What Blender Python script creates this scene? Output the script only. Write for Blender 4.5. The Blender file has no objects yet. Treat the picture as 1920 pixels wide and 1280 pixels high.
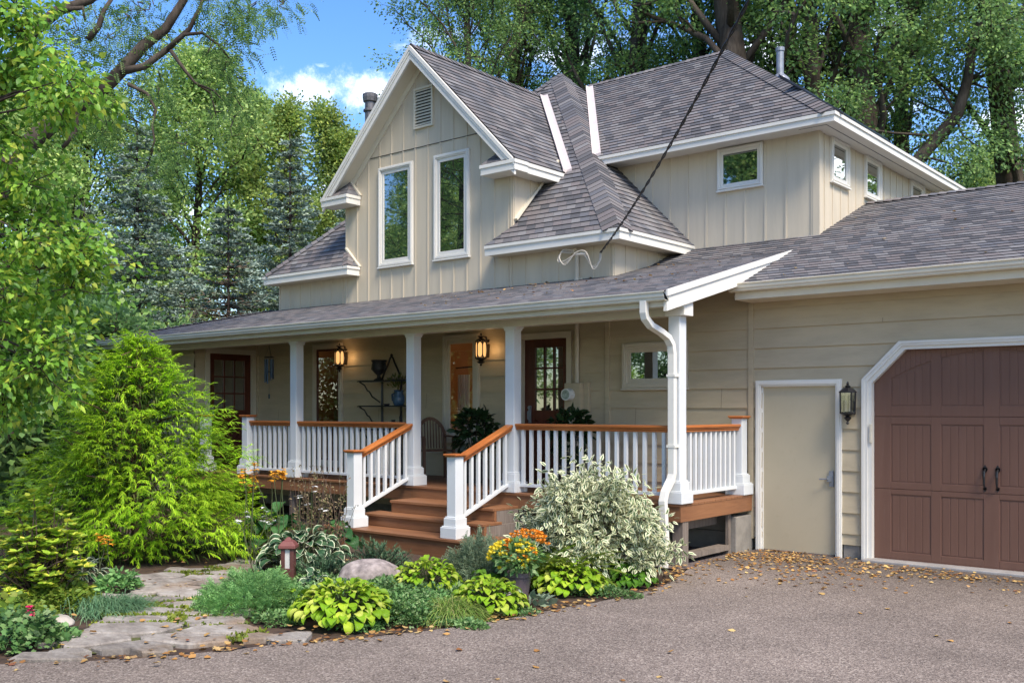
import bpy, math, random
import numpy as np
from mathutils import Vector
random.seed(11)
RNG = np.random.default_rng(11)
sc = bpy.context.scene
COL = sc.collection
R = math.radians

# ---------------------------------------------------------------- camera
EYE = (0.0, 0.0, 1.73)
cam_d = bpy.data.cameras.new('camera')
cam_d.sensor_width = 36.0
cam_d.lens = 34.86
cam_d.shift_y = 0.0664
cam_d.clip_start = 0.05
cam_d.clip_end = 3000
cam = bpy.data.objects.new('camera', cam_d)
cam.location = EYE
cam.rotation_euler = (R(90), 0, R(39.695))
COL.objects.link(cam)
sc.camera = cam

# ---------------------------------------------------------------- sky and sun
SUN_EL, SUN_AZ = 52.0, 112.0            # azimuth clockwise from +Y (into the house) towards +X (garage side)
world = bpy.data.worlds.new('World')
sc.world = world
world.use_nodes = True
wt = world.node_tree
wt.nodes.clear()
def wn(t, **k):
    n = wt.nodes.new(t)
    for a, b in k.items():
        setattr(n, a, b)
    return n
sky = wn('ShaderNodeTexSky', sky_type='NISHITA', sun_disc=False)
sky.sun_elevation = R(SUN_EL)
sky.sun_rotation = R(SUN_AZ)
sky.altitude = 200
sky.air_density = 1.0
sky.dust_density = 0.6
sky.ozone_density = 1.6
bg = wn('ShaderNodeBackground')
bg.inputs['Strength'].default_value = 0.15
wout = wn('ShaderNodeOutputWorld')
# clouds: broken white cumulus low in the sky, thin haze streaks higher up
tc = wn('ShaderNodeTexCoord')
mp = wn('ShaderNodeMapping')
mp.inputs['Scale'].default_value = (1.0, 1.0, 2.6)
mp.inputs['Location'].default_value = (0.31, 0.12, 0.0)
nz = wn('ShaderNodeTexNoise')
nz.inputs['Scale'].default_value = 5.0
nz.inputs['Detail'].default_value = 9
nz.inputs['Roughness'].default_value = 0.58
cr = wn('ShaderNodeValToRGB')
cr.color_ramp.elements[0].position = 0.53
cr.color_ramp.elements[1].position = 0.66
sx = wn('ShaderNodeSeparateXYZ')
band = wn('ShaderNodeValToRGB')
for i, (p, v) in enumerate(((0.0, 0.9), (0.33, 0.95), (0.37, 0.0), (1.0, 0.10))):
    e = band.color_ramp.elements[i] if i < 2 else band.color_ramp.elements.new(p)
    e.position = p
    e.color = (v, v, v, 1)
mul = wn('ShaderNodeMath', operation='MULTIPLY')
mixw = wn('ShaderNodeMix', data_type='RGBA')
mixw.inputs['B'].default_value = (9.0, 9.2, 9.6, 1)
hs = wn('ShaderNodeHueSaturation')
hs.inputs['Hue'].default_value = 0.509
hs.inputs['Saturation'].default_value = 1.3
hs.inputs['Value'].default_value = 0.92
wt.links.new(tc.outputs['Generated'], mp.inputs['Vector'])
wt.links.new(mp.outputs['Vector'], nz.inputs['Vector'])
wt.links.new(nz.outputs['Fac'], cr.inputs['Fac'])
wt.links.new(tc.outputs['Generated'], sx.inputs['Vector'])
wt.links.new(sx.outputs['Z'], band.inputs['Fac'])
wt.links.new(cr.outputs['Color'], mul.inputs[0])
wt.links.new(band.outputs['Color'], mul.inputs[1])
wt.links.new(sky.outputs['Color'], hs.inputs['Color'])
wt.links.new(hs.outputs['Color'], mixw.inputs['A'])
def vm(op, **k):
    return wn('ShaderNodeVectorMath', operation=op)
last = mul.outputs['Value']
nz2 = wn('ShaderNodeTexNoise'); nz2.inputs['Scale'].default_value = 26; nz2.inputs['Detail'].default_value = 7; nz2.inputs['Roughness'].default_value = .72
wt.links.new(tc.outputs['Generated'], nz2.inputs['Vector'])
for cdir, rad in (((-.745,.600,.300), .040), ((-.702,.648,.303), .050), ((-.80,.53,.27), .05), ((-.56,.78,.26), .05)):
    s1 = vm('SUBTRACT'); s1.inputs[1].default_value = cdir; wt.links.new(tc.outputs['Generated'], s1.inputs[0])
    s2 = vm('MULTIPLY'); s2.inputs[1].default_value = (1, 1, 2.3); wt.links.new(s1.outputs[0], s2.inputs[0])
    s3 = vm('LENGTH'); wt.links.new(s2.outputs[0], s3.inputs[0])
    s4 = wn('ShaderNodeMath', operation='MULTIPLY_ADD'); s4.inputs[1].default_value = rad*3.0; wt.links.new(nz2.outputs['Fac'], s4.inputs[0]); wt.links.new(s3.outputs['Value'], s4.inputs[2])
    s5 = wn('ShaderNodeMapRange'); s5.interpolation_type = 'SMOOTHSTEP'
    for k_, v_ in (('From Min', rad*2.65), ('From Max', rad*1.25), ('To Min', 0.0), ('To Max', .75)): s5.inputs[k_].default_value = v_
    wt.links.new(s4.outputs[0], s5.inputs['Value'])
    s6 = wn('ShaderNodeMath', operation='MAXIMUM'); wt.links.new(s5.outputs['Result'], s6.inputs[0]); wt.links.new(last, s6.inputs[1]); last = s6.outputs[0]
wt.links.new(last, mixw.inputs['Factor'])
wt.links.new(mixw.outputs['Result'], bg.inputs['Color'])
wt.links.new(bg.outputs['Background'], wout.inputs['Surface'])

sun_d = bpy.data.lights.new('sun', 'SUN')
sun_d.energy = 3.0
sun_d.angle = R(22)
sun_d.color = (1.0, 0.90, 0.76)
sun = bpy.data.objects.new('sun', sun_d)
COL.objects.link(sun)
sv = Vector((math.sin(R(SUN_AZ)) * math.cos(R(SUN_EL)), math.cos(R(SUN_AZ)) * math.cos(R(SUN_EL)), math.sin(R(SUN_EL))))
sun.rotation_euler = sv.to_track_quat('Z', 'Y').to_euler()

sc.view_settings.view_transform = 'Standard'
sc.view_settings.look = 'None'
sc.view_settings.exposure = 1.1
sc.view_settings.gamma = 1.0
sc.cycles.max_bounces = 8
sc.cycles.diffuse_bounces = 4
sc.cycles.glossy_bounces = 4
sc.cycles.transmission_bounces = 6
sc.cycles.transparent_max_bounces = 8
sc.cycles.use_denoising = True

# ---------------------------------------------------------------- where things stand: measured along the view axis
YAW = R(39.695)
AXV = np.array([-math.sin(YAW), math.cos(YAW), 0.0])
RTV = np.array([math.cos(YAW), math.sin(YAW), 0.0])
FPX = 1859.25
def AT(px, d, z=0.0):
    """plan position d metres down the view axis in the direction of a column of the photograph"""
    p = AXV * d + RTV * ((px - 960) / FPX * d)
    return np.array([p[0], p[1], z])
def ATH(px, py, d):
    return AT(px, d, EYE[2] + (767.35 - py) / FPX * d)
def G(px, py, z=-0.03):
    d = (EYE[2] - z) * FPX / (py - 767.35)
    return AT(px, d, z)

# ---------------------------------------------------------------- helpers
def wloc(o):
    v = Vector((0, 0, 0))
    while o is not None:
        v = v + o.location
        o = o.parent
    return v
def tag(o, label=None, cat=None, group=None, kind=None):
    if label: o['label'] = label
    if cat: o['category'] = cat
    if group: o['group'] = group
    if kind: o['kind'] = kind
    return o
def empty(name, loc, label, cat, group=None):
    o = bpy.data.objects.new(name, None)
    o.empty_display_size = 0.2
    o.location = Vector([float(a) for a in loc])
    COL.objects.link(o)
    return tag(o, label, cat, group)
def link(name, me, mats, parent=None, smooth=False):
    for m in (mats if isinstance(mats, (list, tuple)) else [mats]):
        me.materials.append(m)
    o = bpy.data.objects.new(name, me)
    COL.objects.link(o)
    if parent is not None:
        o.parent = parent
    if smooth:
        me.polygons.foreach_set('use_smooth', [True] * len(me.polygons))
    return o

class MB:
    """collects shapes in world coordinates; build() links them as ONE mesh under its parent"""
    def __init__(self):
        self.v = []; self.f = []; self.m = []; self.uv = {}
    def add(self, vs, fs, mat=0):
        b = len(self.v)
        self.v += [tuple(map(float, p)) for p in vs]
        for f in fs:
            self.f.append(tuple(b + i for i in f)); self.m.append(mat)
        return self
    def box(self, x0, x1, y0, y1, z0, z1, mat=0):
        vs = [(x0,y0,z0),(x1,y0,z0),(x1,y1,z0),(x0,y1,z0),(x0,y0,z1),(x1,y0,z1),(x1,y1,z1),(x0,y1,z1)]
        return self.add(vs, [(0,3,2,1),(4,5,6,7),(0,1,5,4),(1,2,6,5),(2,3,7,6),(3,0,4,7)], mat)
    def hexa(self, p, mat=0):
        return self.add(p, [(0,3,2,1),(4,5,6,7),(0,1,5,4),(1,2,6,5),(2,3,7,6),(3,0,4,7)], mat)
    def quad(self, a, b, c, d, mat=0):
        return self.add([a,b,c,d], [(0,1,2,3)], mat)
    def poly(self, pts, mat=0):
        return self.add(pts, [tuple(range(len(pts)))], mat)
    def slab(self, pts, n, t, mat=0):
        """polygon thickened by t against its normal n"""
        n = Vector(n).normalized()
        a = [Vector(p) for p in pts]; b = [p - n * t for p in a]; k = len(a)
        fs = [tuple(range(k)), tuple(range(2*k-1, k-1, -1))]
        fs += [(i, k+i, k+(i+1)%k, (i+1)%k) for i in range(k)]
        return self.add(a + b, fs, mat)
    def beam(self, a, b, w, h, up=(0,0,1), mat=0):
        """bar from a to b, w wide sideways, h tall, a-b is the centre line"""
        a = Vector(a); b = Vector(b); d = (b - a).normalized(); up = Vector(up)
        s = d.cross(up).normalized() * (w/2); u = s.cross(d).normalized() * (h/2)
        return self.hexa([a-s-u, a+s-u, b+s-u, b-s-u, a-s+u, a+s+u, b+s+u, b-s+u], mat)
    def tube(self, pts, rad, n=8, mat=0, cap=True):
        pts = [Vector([float(c) for c in p]) for p in pts]
        rad = rad if isinstance(rad, (list, tuple, np.ndarray)) else [rad] * len(pts)
        vs = []; ref = Vector((0.13, 0.31, 0.94))
        for i, p in enumerate(pts):
            d = (pts[min(i+1, len(pts)-1)] - pts[max(i-1, 0)])
            d = d.normalized() if d.length > 1e-9 else Vector((0,0,1))
            if abs(d.dot(ref)) > 0.97: ref = Vector((0.9, 0.2, 0.1))
            s = d.cross(ref).normalized(); t = d.cross(s).normalized()
            ref = s.cross(d)
            for k in range(n):
                a = 2*math.pi*k/n
                vs.append(p + (s*math.cos(a) + t*math.sin(a)) * float(rad[i]))
        fs = []
        for i in range(len(pts)-1):
            for k in range(n):
                fs.append((i*n+k, i*n+(k+1)%n, (i+1)*n+(k+1)%n, (i+1)*n+k))
        if cap:
            fs.append(tuple(range(n-1, -1, -1))); fs.append(tuple(range((len(pts)-1)*n, len(pts)*n)))
        return self.add(vs, fs, mat)
    def lathe(self, c, prof, n=16, mat=0, sq=0.0):
        """profile [(radius, z)...] turned about a vertical axis at c"""
        vs = []
        for r, z in prof:
            for k in range(n):
                a = 2*math.pi*(k+0.5)/n
                vs.append((c[0]+r*math.cos(a), c[1]+r*math.sin(a), c[2]+z))
        fs = []
        for i in range(len(prof)-1):
            for k in range(n):
                fs.append((i*n+k, i*n+(k+1)%n, (i+1)*n+(k+1)%n, (i+1)*n+k))
        fs.append(tuple(range(n-1,-1,-1))); fs.append(tuple(range((len(prof)-1)*n, len(prof)*n)))
        return self.add(vs, fs, mat)
    def build(self, name, mats, parent=None, smooth=False, bevel=0.0, uvs=None):
        me = bpy.data.meshes.new(name)
        o0 = wloc(parent) if parent is not None else Vector((0,0,0))
        me.from_pydata([(x-o0.x, y-o0.y, z-o0.z) for x, y, z in self.v], [], self.f)
        if uvs is not None:
            l = me.uv_layers.new(name='uv')
            l.data.foreach_set('uv', np.array(uvs, dtype=np.float32).ravel())
        o = link(name, me, mats, parent, smooth)
        if any(self.m):
            me.polygons.foreach_set('material_index', self.m)
        if bevel:
            b = o.modifiers.new('bevel', 'BEVEL'); b.width = bevel; b.segments = 2; b.limit_method = 'ANGLE'; b.angle_limit = R(40)
        return o

def np_mesh(name, V, loops, starts, mats, parent=None, uv=None, midx=None, smooth=False):
    me = bpy.data.meshes.new(name)
    V = np.ascontiguousarray(V, dtype=np.float32)
    if parent is not None:
        V = V - np.array(wloc(parent), dtype=np.float32)
    me.vertices.add(len(V)); me.vertices.foreach_set('co', V.ravel())
    me.loops.add(len(loops)); me.loops.foreach_set('vertex_index', np.asarray(loops, dtype=np.int32))
    me.polygons.add(len(starts)); me.polygons.foreach_set('loop_start', np.asarray(starts, dtype=np.int32))
    if midx is not None:
        me.polygons.foreach_set('material_index', np.asarray(midx, dtype=np.int32))
    if uv is not None:
        l = me.uv_layers.new(name='uv')
        l.data.foreach_set('uv', np.ascontiguousarray(uv, dtype=np.float32).ravel())
    me.update(calc_edges=True); me.validate()
    return link(name, me, mats, parent, smooth)

def unit(a):
    return a / (np.linalg.norm(a, axis=-1, keepdims=True) + 1e-9)
def leaves(name, tmpl, P, D, N, S, mats, parent=None, smooth=False, W=None, midx=None):
    """one mesh of many leaves: template laid at points P along D with face normal N, size S"""
    TV, TF, TU = tmpl
    TV = np.asarray(TV, float); TU = np.asarray(TU, float)
    n, k = len(P), len(TV)
    y = unit(np.asarray(D, float)); z = np.asarray(N, float); z = unit(z - y * (z*y).sum(1, keepdims=True)); x = np.cross(y, z)
    S = np.broadcast_to(np.asarray(S, float), (n,))
    W = S if W is None else np.broadcast_to(np.asarray(W, float), (n,))
    V = (np.asarray(P)[:,None,:] + x[:,None,:]*(TV[None,:,0:1]*W[:,None,None]) + y[:,None,:]*(TV[None,:,1:2]*S[:,None,None])
         + z[:,None,:]*(TV[None,:,2:3]*S[:,None,None])).reshape(-1, 3)
    lf = np.concatenate([np.array(f) for f in TF]); ln = np.array([len(f) for f in TF])
    L = (lf[None,:] + (np.arange(n)*k)[:,None]).ravel()
    st = np.concatenate([[0], np.cumsum(np.tile(ln, n))[:-1]])
    uv = np.tile(TU[lf], (n, 1))
    mi = None if midx is None else np.repeat(midx, len(TF))
    return np_mesh(name, V, L, st, mats, parent, uv, mi, smooth)

# leaf templates: (x across, y along, z up), uv = (0 at the midrib .. 1 at the margin, along)
RH = lambda w: ([(0,0,0),(w/2,.45,.04),(0,1,-.03),(-w/2,.45,.04)], [(0,1,2,3)], [(0,0),(1,.5),(0,1),(1,.5)])
OVATE = ([(0,0,0),(0,.5,-.03),(0,1,-.12),(.24,.2,.05),(.27,.55,.02),(-.24,.2,.05),(-.27,.55,.02)],
         [(0,3,4,1),(1,4,2),(0,1,6,5),(1,2,6)], [(0,0),(0,.5),(1,1),(1,.2),(1,.55),(1,.2),(1,.55)])
HEART = ([(0,.08,0),(0,.5,-.02),(0,1.05,-.2),(.34,-.02,.06),(.44,.35,.04),(.25,.75,-.06),(-.34,-.02,.06),(-.44,.35,.04),(-.25,.75,-.06)],
         [(0,3,4,1),(1,4,5,2),(0,1,7,6),(1,2,8,7)], [(0,0),(0,.5),(1,1),(1,0),(1,.35),(1,.75),(1,0),(1,.35),(1,.75)])
def frond_tmpl(k=6, w=.2):
    V, F, U = [], [], []
    for i in range(k):
        t = (i+.6)/k; l = w*(1.05-.55*abs(t-.4))
        for s in (-1, 1):
            b = len(V); dz = -.25*t*t
            V += [(0,t,dz),(s*l*.45,t+.10,dz+.015),(s*l,t+.07,dz-.03),(s*l*.5,t-.015,dz-.01)]
            F.append((b,b+1,b+2,b+3) if s > 0 else (b+3,b+2,b+1,b)); U += [(0,t),(.5,t),(1,t),(.5,t)]
    return V, F, U
def hosta_tmpl(w=.62, arch=.45, nj=7, cup=.10):
    V, F, U = [], [], []
    xs = (-1, -.55, 0, .55, 1)
    for j in range(nj):
        t = j/(nj-1); wid = w/2*math.sin(math.pi*min(1, t**.8*.96+.02))**.75
        zz = .55*t - arch*1.75*t*t
        for x in xs:
            V.append((x*wid, t*(1-.25*t*t), zz + cup*abs(x)**1.5*wid/w*2)); U.append((abs(x), t))
    for j in range(nj-1):
        for i in range(4):
            a = j*5+i
            F.append((a, a+1, a+6, a+5))
    # margin near base and tip is margin too
    U = [(1.0 if (j in (nj-1,)) else u, t) for j in range(nj) for (u, t) in U[j*5:j*5+5]]
    return V, F, U

# ---------------------------------------------------------------- materials
def nodes(name):
    m = bpy.data.materials.new(name); m.use_nodes = True
    nt = m.node_tree; nt.nodes.clear()
    def N(t, **k):
        n = nt.nodes.new(t)
        for a, b in k.items():
            if a == 'i':
                for q, w in b.items(): n.inputs[q].default_value = w
            else: setattr(n, a, b)
        return n
    L = lambda a, b: nt.links.new(a, b)
    out = N('ShaderNodeOutputMaterial')
    return m, N, L, out
def rgb(c): return (c[0], c[1], c[2], 1.0)
def ramp(N, pts, interp='LINEAR'):
    n = N('ShaderNodeValToRGB'); n.color_ramp.interpolation = interp
    for i, (p, c) in enumerate(pts):
        e = n.color_ramp.elements[i] if i < 2 else n.color_ramp.elements.new(p)
        e.position = p; e.color = rgb(c) if not isinstance(c, (int, float)) else (c, c, c, 1)
    return n
def paint(name, c, rough=.5, var=.12, scale=3.0, bump=.0, bscale=60, stretch=(1,1,1), spec=.4, c2=None, metal=0.0, dirt=None):
    """paint or plain stuff: base colour broken by large and fine noise; optional grain bump"""
    m, N, L, out = nodes(name)
    p = N('ShaderNodeBsdfPrincipled', i={'Roughness': rough, 'Specular IOR Level': spec, 'Metallic': metal})
    tcn = N('ShaderNodeTexCoord'); mpn = N('ShaderNodeMapping'); mpn.inputs['Scale'].default_value = stretch
    L(tcn.outputs['Object'], mpn.inputs['Vector'])
    n1 = N('ShaderNodeTexNoise', i={'Scale': scale, 'Detail': 6, 'Roughness': .62})
    L(mpn.outputs['Vector'], n1.inputs['Vector'])
    d = c2 if c2 is not None else tuple(x*(1-var*2) for x in c)
    rp = ramp(N, ((.3, d), (.62, c)))
    L(n1.outputs['Fac'], rp.inputs['Fac'])
    col = rp.outputs['Color']
    if dirt:                             # blotchy stains with a shape of their own
        n3 = N('ShaderNodeTexNoise', i={'Scale': dirt[1], 'Detail': 8, 'Roughness': .7})
        L(mpn.outputs['Vector'], n3.inputs['Vector'])
        r3 = ramp(N, ((.56, 0.0), (.75, dirt[2])))
        mx = N('ShaderNodeMix', data_type='RGBA'); mx.inputs['B'].default_value = rgb(dirt[0])
        L(n3.outputs['Fac'], r3.inputs['Fac']); L(r3.outputs['Color'], mx.inputs['Factor']); L(col, mx.inputs['A'])
        col = mx.outputs['Result']
    L(col, p.inputs['Base Color'])
    if bump:
        n2 = N('ShaderNodeTexNoise', i={'Scale': bscale, 'Detail': 4})
        L(mpn.outputs['Vector'], n2.inputs['Vector'])
        b = N('ShaderNodeBump', i={'Strength': bump, 'Distance': .004})
        L(n2.outputs['Fac'], b.inputs['Height']); L(b.outputs['Normal'], p.inputs['Normal'])
    L(p.outputs['BSDF'], out.inputs['Surface'])
    return m
def wood(name, c1, c2, rough=.45, stretch=(1,14,14), scale=2.2, spec=.35):
    m, N, L, out = nodes(name)
    p = N('ShaderNodeBsdfPrincipled', i={'Roughness': rough, 'Specular IOR Level': spec})
    tcn = N('ShaderNodeTexCoord'); mpn = N('ShaderNodeMapping'); mpn.inputs['Scale'].default_value = stretch
    n1 = N('ShaderNodeTexNoise', i={'Scale': scale, 'Detail': 8, 'Roughness': .65, 'Distortion': .6})
    n2 = N('ShaderNodeTexNoise', i={'Scale': .9, 'Detail': 2})
    L(tcn.outputs['Object'], mpn.inputs['Vector']); L(mpn.outputs['Vector'], n1.inputs['Vector']); L(tcn.outputs['Object'], n2.inputs['Vector'])
    ad = N('ShaderNodeMath', operation='ADD'); L(n1.outputs['Fac'], ad.inputs[0]); L(n2.outputs['Fac'], ad.inputs[1])
    ml = N('ShaderNodeMath', operation='MULTIPLY'); ml.inputs[1].default_value = .5; L(ad.outputs[0], ml.inputs[0])
    rp = ramp(N, ((.36, c2), (.62, c1))); L(ml.outputs[0], rp.inputs['Fac']); L(rp.outputs['Color'], p.inputs['Base Color'])
    b = N('ShaderNodeBump', i={'Strength': .25, 'Distance': .004}); L(n1.outputs['Fac'], b.inputs['Height']); L(b.outputs['Normal'], p.inputs['Normal'])
    L(p.outputs['BSDF'], out.inputs['Surface'])
    return m
def leafmat(name, cols, transl=.35, rough=.5, margin=None, mpos=.62, rib=0.0, spec=.3, patch=None):
    """foliage: colour differs leaf by leaf; optional pale margin and ribs along the leaf's own uv"""
    m, N, L, out = nodes(name)
    g = N('ShaderNodeNewGeometry')
    rp = ramp(N, [(i/(len(cols)-1), c) for i, c in enumerate(cols)])
    L(g.outputs['Random Per Island'], rp.inputs['Fac'])
    col = rp.outputs['Color']
    tcn = N('ShaderNodeTexCoord')
    nn = N('ShaderNodeTexNoise', i={'Scale': 1.1, 'Detail': 2}); L(tcn.outputs['Object'], nn.inputs['Vector'])
    hv = N('ShaderNodeHueSaturation')
    mr = N('ShaderNodeMapRange', i={'From Min': .3, 'From Max': .7, 'To Min': .72, 'To Max': 1.3}); L(nn.outputs['Fac'], mr.inputs['Value'])
    L(mr.outputs['Result'], hv.inputs['Value']); L(col, hv.inputs['Color']); col = hv.outputs['Color']
    if margin is not None or rib:
        uvn = N('ShaderNodeUVMap'); sp = N('ShaderNodeSeparateXYZ'); L(uvn.outputs['UV'], sp.inputs['Vector'])
    if margin is not None:
        n2 = N('ShaderNodeTexNoise', i={'Scale': 30, 'Detail': 3}); L(tcn.outputs['Object'], n2.inputs['Vector'])
        ad = N('ShaderNodeMath', operation='MULTIPLY_ADD'); ad.inputs[1].default_value = .35; L(n2.outputs['Fac'], ad.inputs[0]); L(sp.outputs['X'], ad.inputs[2])
        r2 = ramp(N, ((mpos+.12, 0.0), (mpos+.22, 1.0))); L(ad.outputs[0], r2.inputs['Fac'])
        mx = N('ShaderNodeMix', data_type='RGBA'); mx.inputs['B'].default_value = rgb(margin)
        L(r2.outputs['Color'], mx.inputs['Factor']); L(col, mx.inputs['A']); col = mx.outputs['Result']
    p = N('ShaderNodeBsdfPrincipled', i={'Roughness': rough, 'Specular IOR Level': spec})
    L(col, p.inputs['Base Color'])
    if rib:
        wv = N('ShaderNodeMath', operation='SINE'); mm = N('ShaderNodeMath', operation='MULTIPLY'); mm.inputs[1].default_value = 26
        L(sp.outputs['X'], mm.inputs[0]); L(mm.outputs[0], wv.inputs[0])
        b = N('ShaderNodeBump', i={'Strength': rib, 'Distance': .004}); L(wv.outputs[0], b.inputs['Height']); L(b.outputs['Normal'], p.inputs['Normal'])
    t = N('ShaderNodeBsdfTranslucent'); L(col, t.inputs['Color'])
    ms = N('ShaderNodeMixShader', i={'Fac': transl}); L(p.outputs['BSDF'], ms.inputs[1]); L(t.outputs['BSDF'], ms.inputs[2])
    L(ms.outputs['Shader'], out.inputs['Surface'])
    return m
def shingles(name, dark=0.86):
    """asphalt shingles on metre uvs (u along the eave, v up the slope): tabs of mixed grey, slate and mauve"""
    m, N, L, out = nodes(name)
    uvn = N('ShaderNodeUVMap'); sp = N('ShaderNodeSeparateXYZ'); L(uvn.outputs['UV'], sp.inputs['Vector'])
    def M(op, a, b=None, c=None):
        n = N('ShaderNodeMath', operation=op)
        for i, q in enumerate((a, b, c)):
            if q is None: continue
            if isinstance(q, (int, float)): n.inputs[i].default_value = q
            else: L(q, n.inputs[i])
        return n.outputs[0]
    row = M('FLOOR', M('DIVIDE', sp.outputs['Y'], .13))
    fr = M('FRACT', M('DIVIDE', sp.outputs['Y'], .13))
    off = M('MULTIPLY', M('FRACT', M('MULTIPLY', M('SINE', M('MULTIPLY', row, 12.9898)), 43758.5)), 1.0)
    slant = M('MULTIPLY', fr, .06)
    uu = M('ADD', M('DIVIDE', M('ADD', sp.outputs['X'], slant), .165), M('MULTIPLY', off, 3.0))
    tab = M('FLOOR', uu); fu = M('FRACT', uu)
    cb = N('ShaderNodeCombineXYZ'); L(tab, cb.inputs['X']); L(row, cb.inputs['Y'])
    wn_ = N('ShaderNodeTexWhiteNoise', noise_dimensions='2D'); L(cb.outputs['Vector'], wn_.inputs['Vector'])
    k = dark
    rp = ramp(N, [(0.0, (0.092*k,0.091*k,0.096*k)), (.16, (0.162*k,0.148*k,0.147*k)), (.32, (0.132*k,0.133*k,0.144*k)), (.48, (0.184*k,0.171*k,0.168*k)),
                  (.62, (0.120*k,0.117*k,0.121*k)), (.76, (0.170*k,0.150*k,0.147*k)), (.90, (0.203*k,0.196*k,0.195*k))], 'CONSTANT')
    L(wn_.outputs['Value'], rp.inputs['Fac'])
    tcn = N('ShaderNodeTexCoord')
    gr = N('ShaderNodeTexNoise', i={'Scale': 140, 'Detail': 2}); L(tcn.outputs['Object'], gr.inputs['Vector'])
    big = N('ShaderNodeTexNoise', i={'Scale': .8, 'Detail': 4}); L(tcn.outputs['Object'], big.inputs['Vector'])
    vv = M('ADD', M('MULTIPLY', gr.outputs['Fac'], .7), M('MULTIPLY', big.outputs['Fac'], .5))
    edge = M('MULTIPLY', M('LESS_THAN', fu, .035), .45)
    hv = N('ShaderNodeHueSaturation'); L(rp.outputs['Color'], hv.inputs['Color']); L(M('SUBTRACT', M('ADD', vv, .45), edge), hv.inputs['Value'])
    p = N('ShaderNodeBsdfPrincipled', i={'Roughness': .85, 'Specular IOR Level': .25}); L(hv.outputs['Color'], p.inputs['Base Color'])
    b = N('ShaderNodeBump', i={'Strength': .4, 'Distance': .004}); L(gr.outputs['Fac'], b.inputs['Height']); L(b.outputs['Normal'], p.inputs['Normal'])
    L(p.outputs['BSDF'], out.inputs['Surface'])
    return m
def glass(name, tint=(.02,.025,.025), refl=.45, clear=0.0):
    """pane: a mirror-like coat over a dark room, or over what really stands behind it when clear"""
    m, N, L, out = nodes(name)
    fr = N('ShaderNodeFresnel', i={'IOR': 1.5})
    mr = N('ShaderNodeMapRange', i={'From Min': .04, 'From Max': .6, 'To Min': refl, 'To Max': 1.0}); L(fr.outputs['Fac'], mr.inputs['Value'])
    gl = N('ShaderNodeBsdfGlossy', i={'Roughness': .015, 'Color': (.92,.96,.95,1)})
    tcn = N('ShaderNodeTexCoord'); n1 = N('ShaderNodeTexNoise', i={'Scale': 2.2, 'Detail': 1}); L(tcn.outputs['Object'], n1.inputs['Vector'])
    b = N('ShaderNodeBump', i={'Strength': .04, 'Distance': .02}); L(n1.outputs['Fac'], b.inputs['Height']); L(b.outputs['Normal'], gl.inputs['Normal'])
    if clear:
        un = N('ShaderNodeBsdfTransparent', i={'Color': (clear, clear, clear, 1)})
    else:
        un = N('ShaderNodeBsdfDiffuse', i={'Color': rgb(tint)})
    ms = N('ShaderNodeMixShader'); L(mr.outputs['Result'], ms.inputs['Fac']); L(un.outputs[0], ms.inputs[1]); L(gl.outputs['BSDF'], ms.inputs[2])
    L(ms.outputs['Shader'], out.inputs['Surface'])
    return m
def glow(name, c, s):
    m, N, L, out = nodes(name)
    e = N('ShaderNodeEmission', i={'Color': rgb(c), 'Strength': s}); L(e.outputs['Emission'], out.inputs['Surface'])
    return m

M = {}
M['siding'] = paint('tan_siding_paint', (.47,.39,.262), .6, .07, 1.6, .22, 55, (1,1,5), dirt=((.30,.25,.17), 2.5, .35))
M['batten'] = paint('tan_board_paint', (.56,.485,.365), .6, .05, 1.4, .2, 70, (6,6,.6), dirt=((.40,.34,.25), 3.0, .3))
M['white'] = paint('white_trim_paint', (.70,.675,.61), .45, .04, 2.0, .08, 40, dirt=((.55,.52,.44), 5, .35))
M['cream'] = paint('cream_trim_paint', (.66,.60,.47), .5, .05, 2.0, .08, 40, dirt=((.45,.40,.30), 5, .3))
M['post'] = paint('white_post_paint', (.63,.65,.65), .4, .03, 3.0, dirt=((.55,.55,.50), 6, .3))
M['shingle'] = shingles('roof_shingles')
M['dark_edge'] = paint('dark_edge_and_shadow_line', (.05,.05,.055), .7)  # black cut edges and dark joints; also paints the shadow line under each shingle course
M['rail'] = wood('varnished_cedar', (.52,.18,.050), (.33,.10,.028), .32, (1,14,14))
M['rail_y'] = wood('varnished_cedar_run', (.52,.18,.050), (.33,.10,.028), .32, (14,1,14))
M['deck'] = wood('stained_deck_wood', (.27,.125,.058), (.17,.075,.036), .5, (1,12,12))
M['deck_y'] = wood('stained_deck_wood_side', (.27,.125,.058), (.17,.075,.036), .5, (12,1,12))
M['grey_wood'] = wood('weathered_wood', (.24,.20,.17), (.10,.08,.065), .8, (12,12,1))
M['door_red'] = wood('mahogany_stain', (.11,.028,.014), (.055,.014,.008), .35, (10,10,1))
M['garage'] = paint('brown_door_paint', (.160,.083,.058), .5, .05, 2.0, .15, 90, (8,8,.5), spec=.3, dirt=((.20,.125,.10), 3.5, .35))
M['block'] = paint('concrete_block', (.25,.23,.20), .9, .15, 6, .5, 30)
M['concrete'] = paint('concrete', (.34,.32,.30), .9, .15, 4, .4, 40)
M['iron'] = paint('black_iron', (.012,.012,.014), .45, .1, 8, .2, 50, spec=.5)
M['bronze'] = paint('bronze_metal', (.03,.022,.016), .4, .2, 10, spec=.5)
M['steel'] = paint('galvanised_steel', (.30,.32,.35), .5, .15, 8, metal=.5)
M['pipe'] = paint('sooty_pipe', (.16,.15,.15), .5, .3, 6, metal=.5)
M['meter'] = paint('meter_plastic', (.70,.70,.68), .3, .02)
M['glass_up'] = glass('window_glass', (.012,.018,.016), .42)
M['glass_low'] = glass('porch_window_glass', refl=.16, clear=.85)
M['glass_door'] = glass('door_glass', (.03,.02,.012), .30)
M['dark'] = paint('dark_void', (.012,.011,.010), .9)
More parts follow.
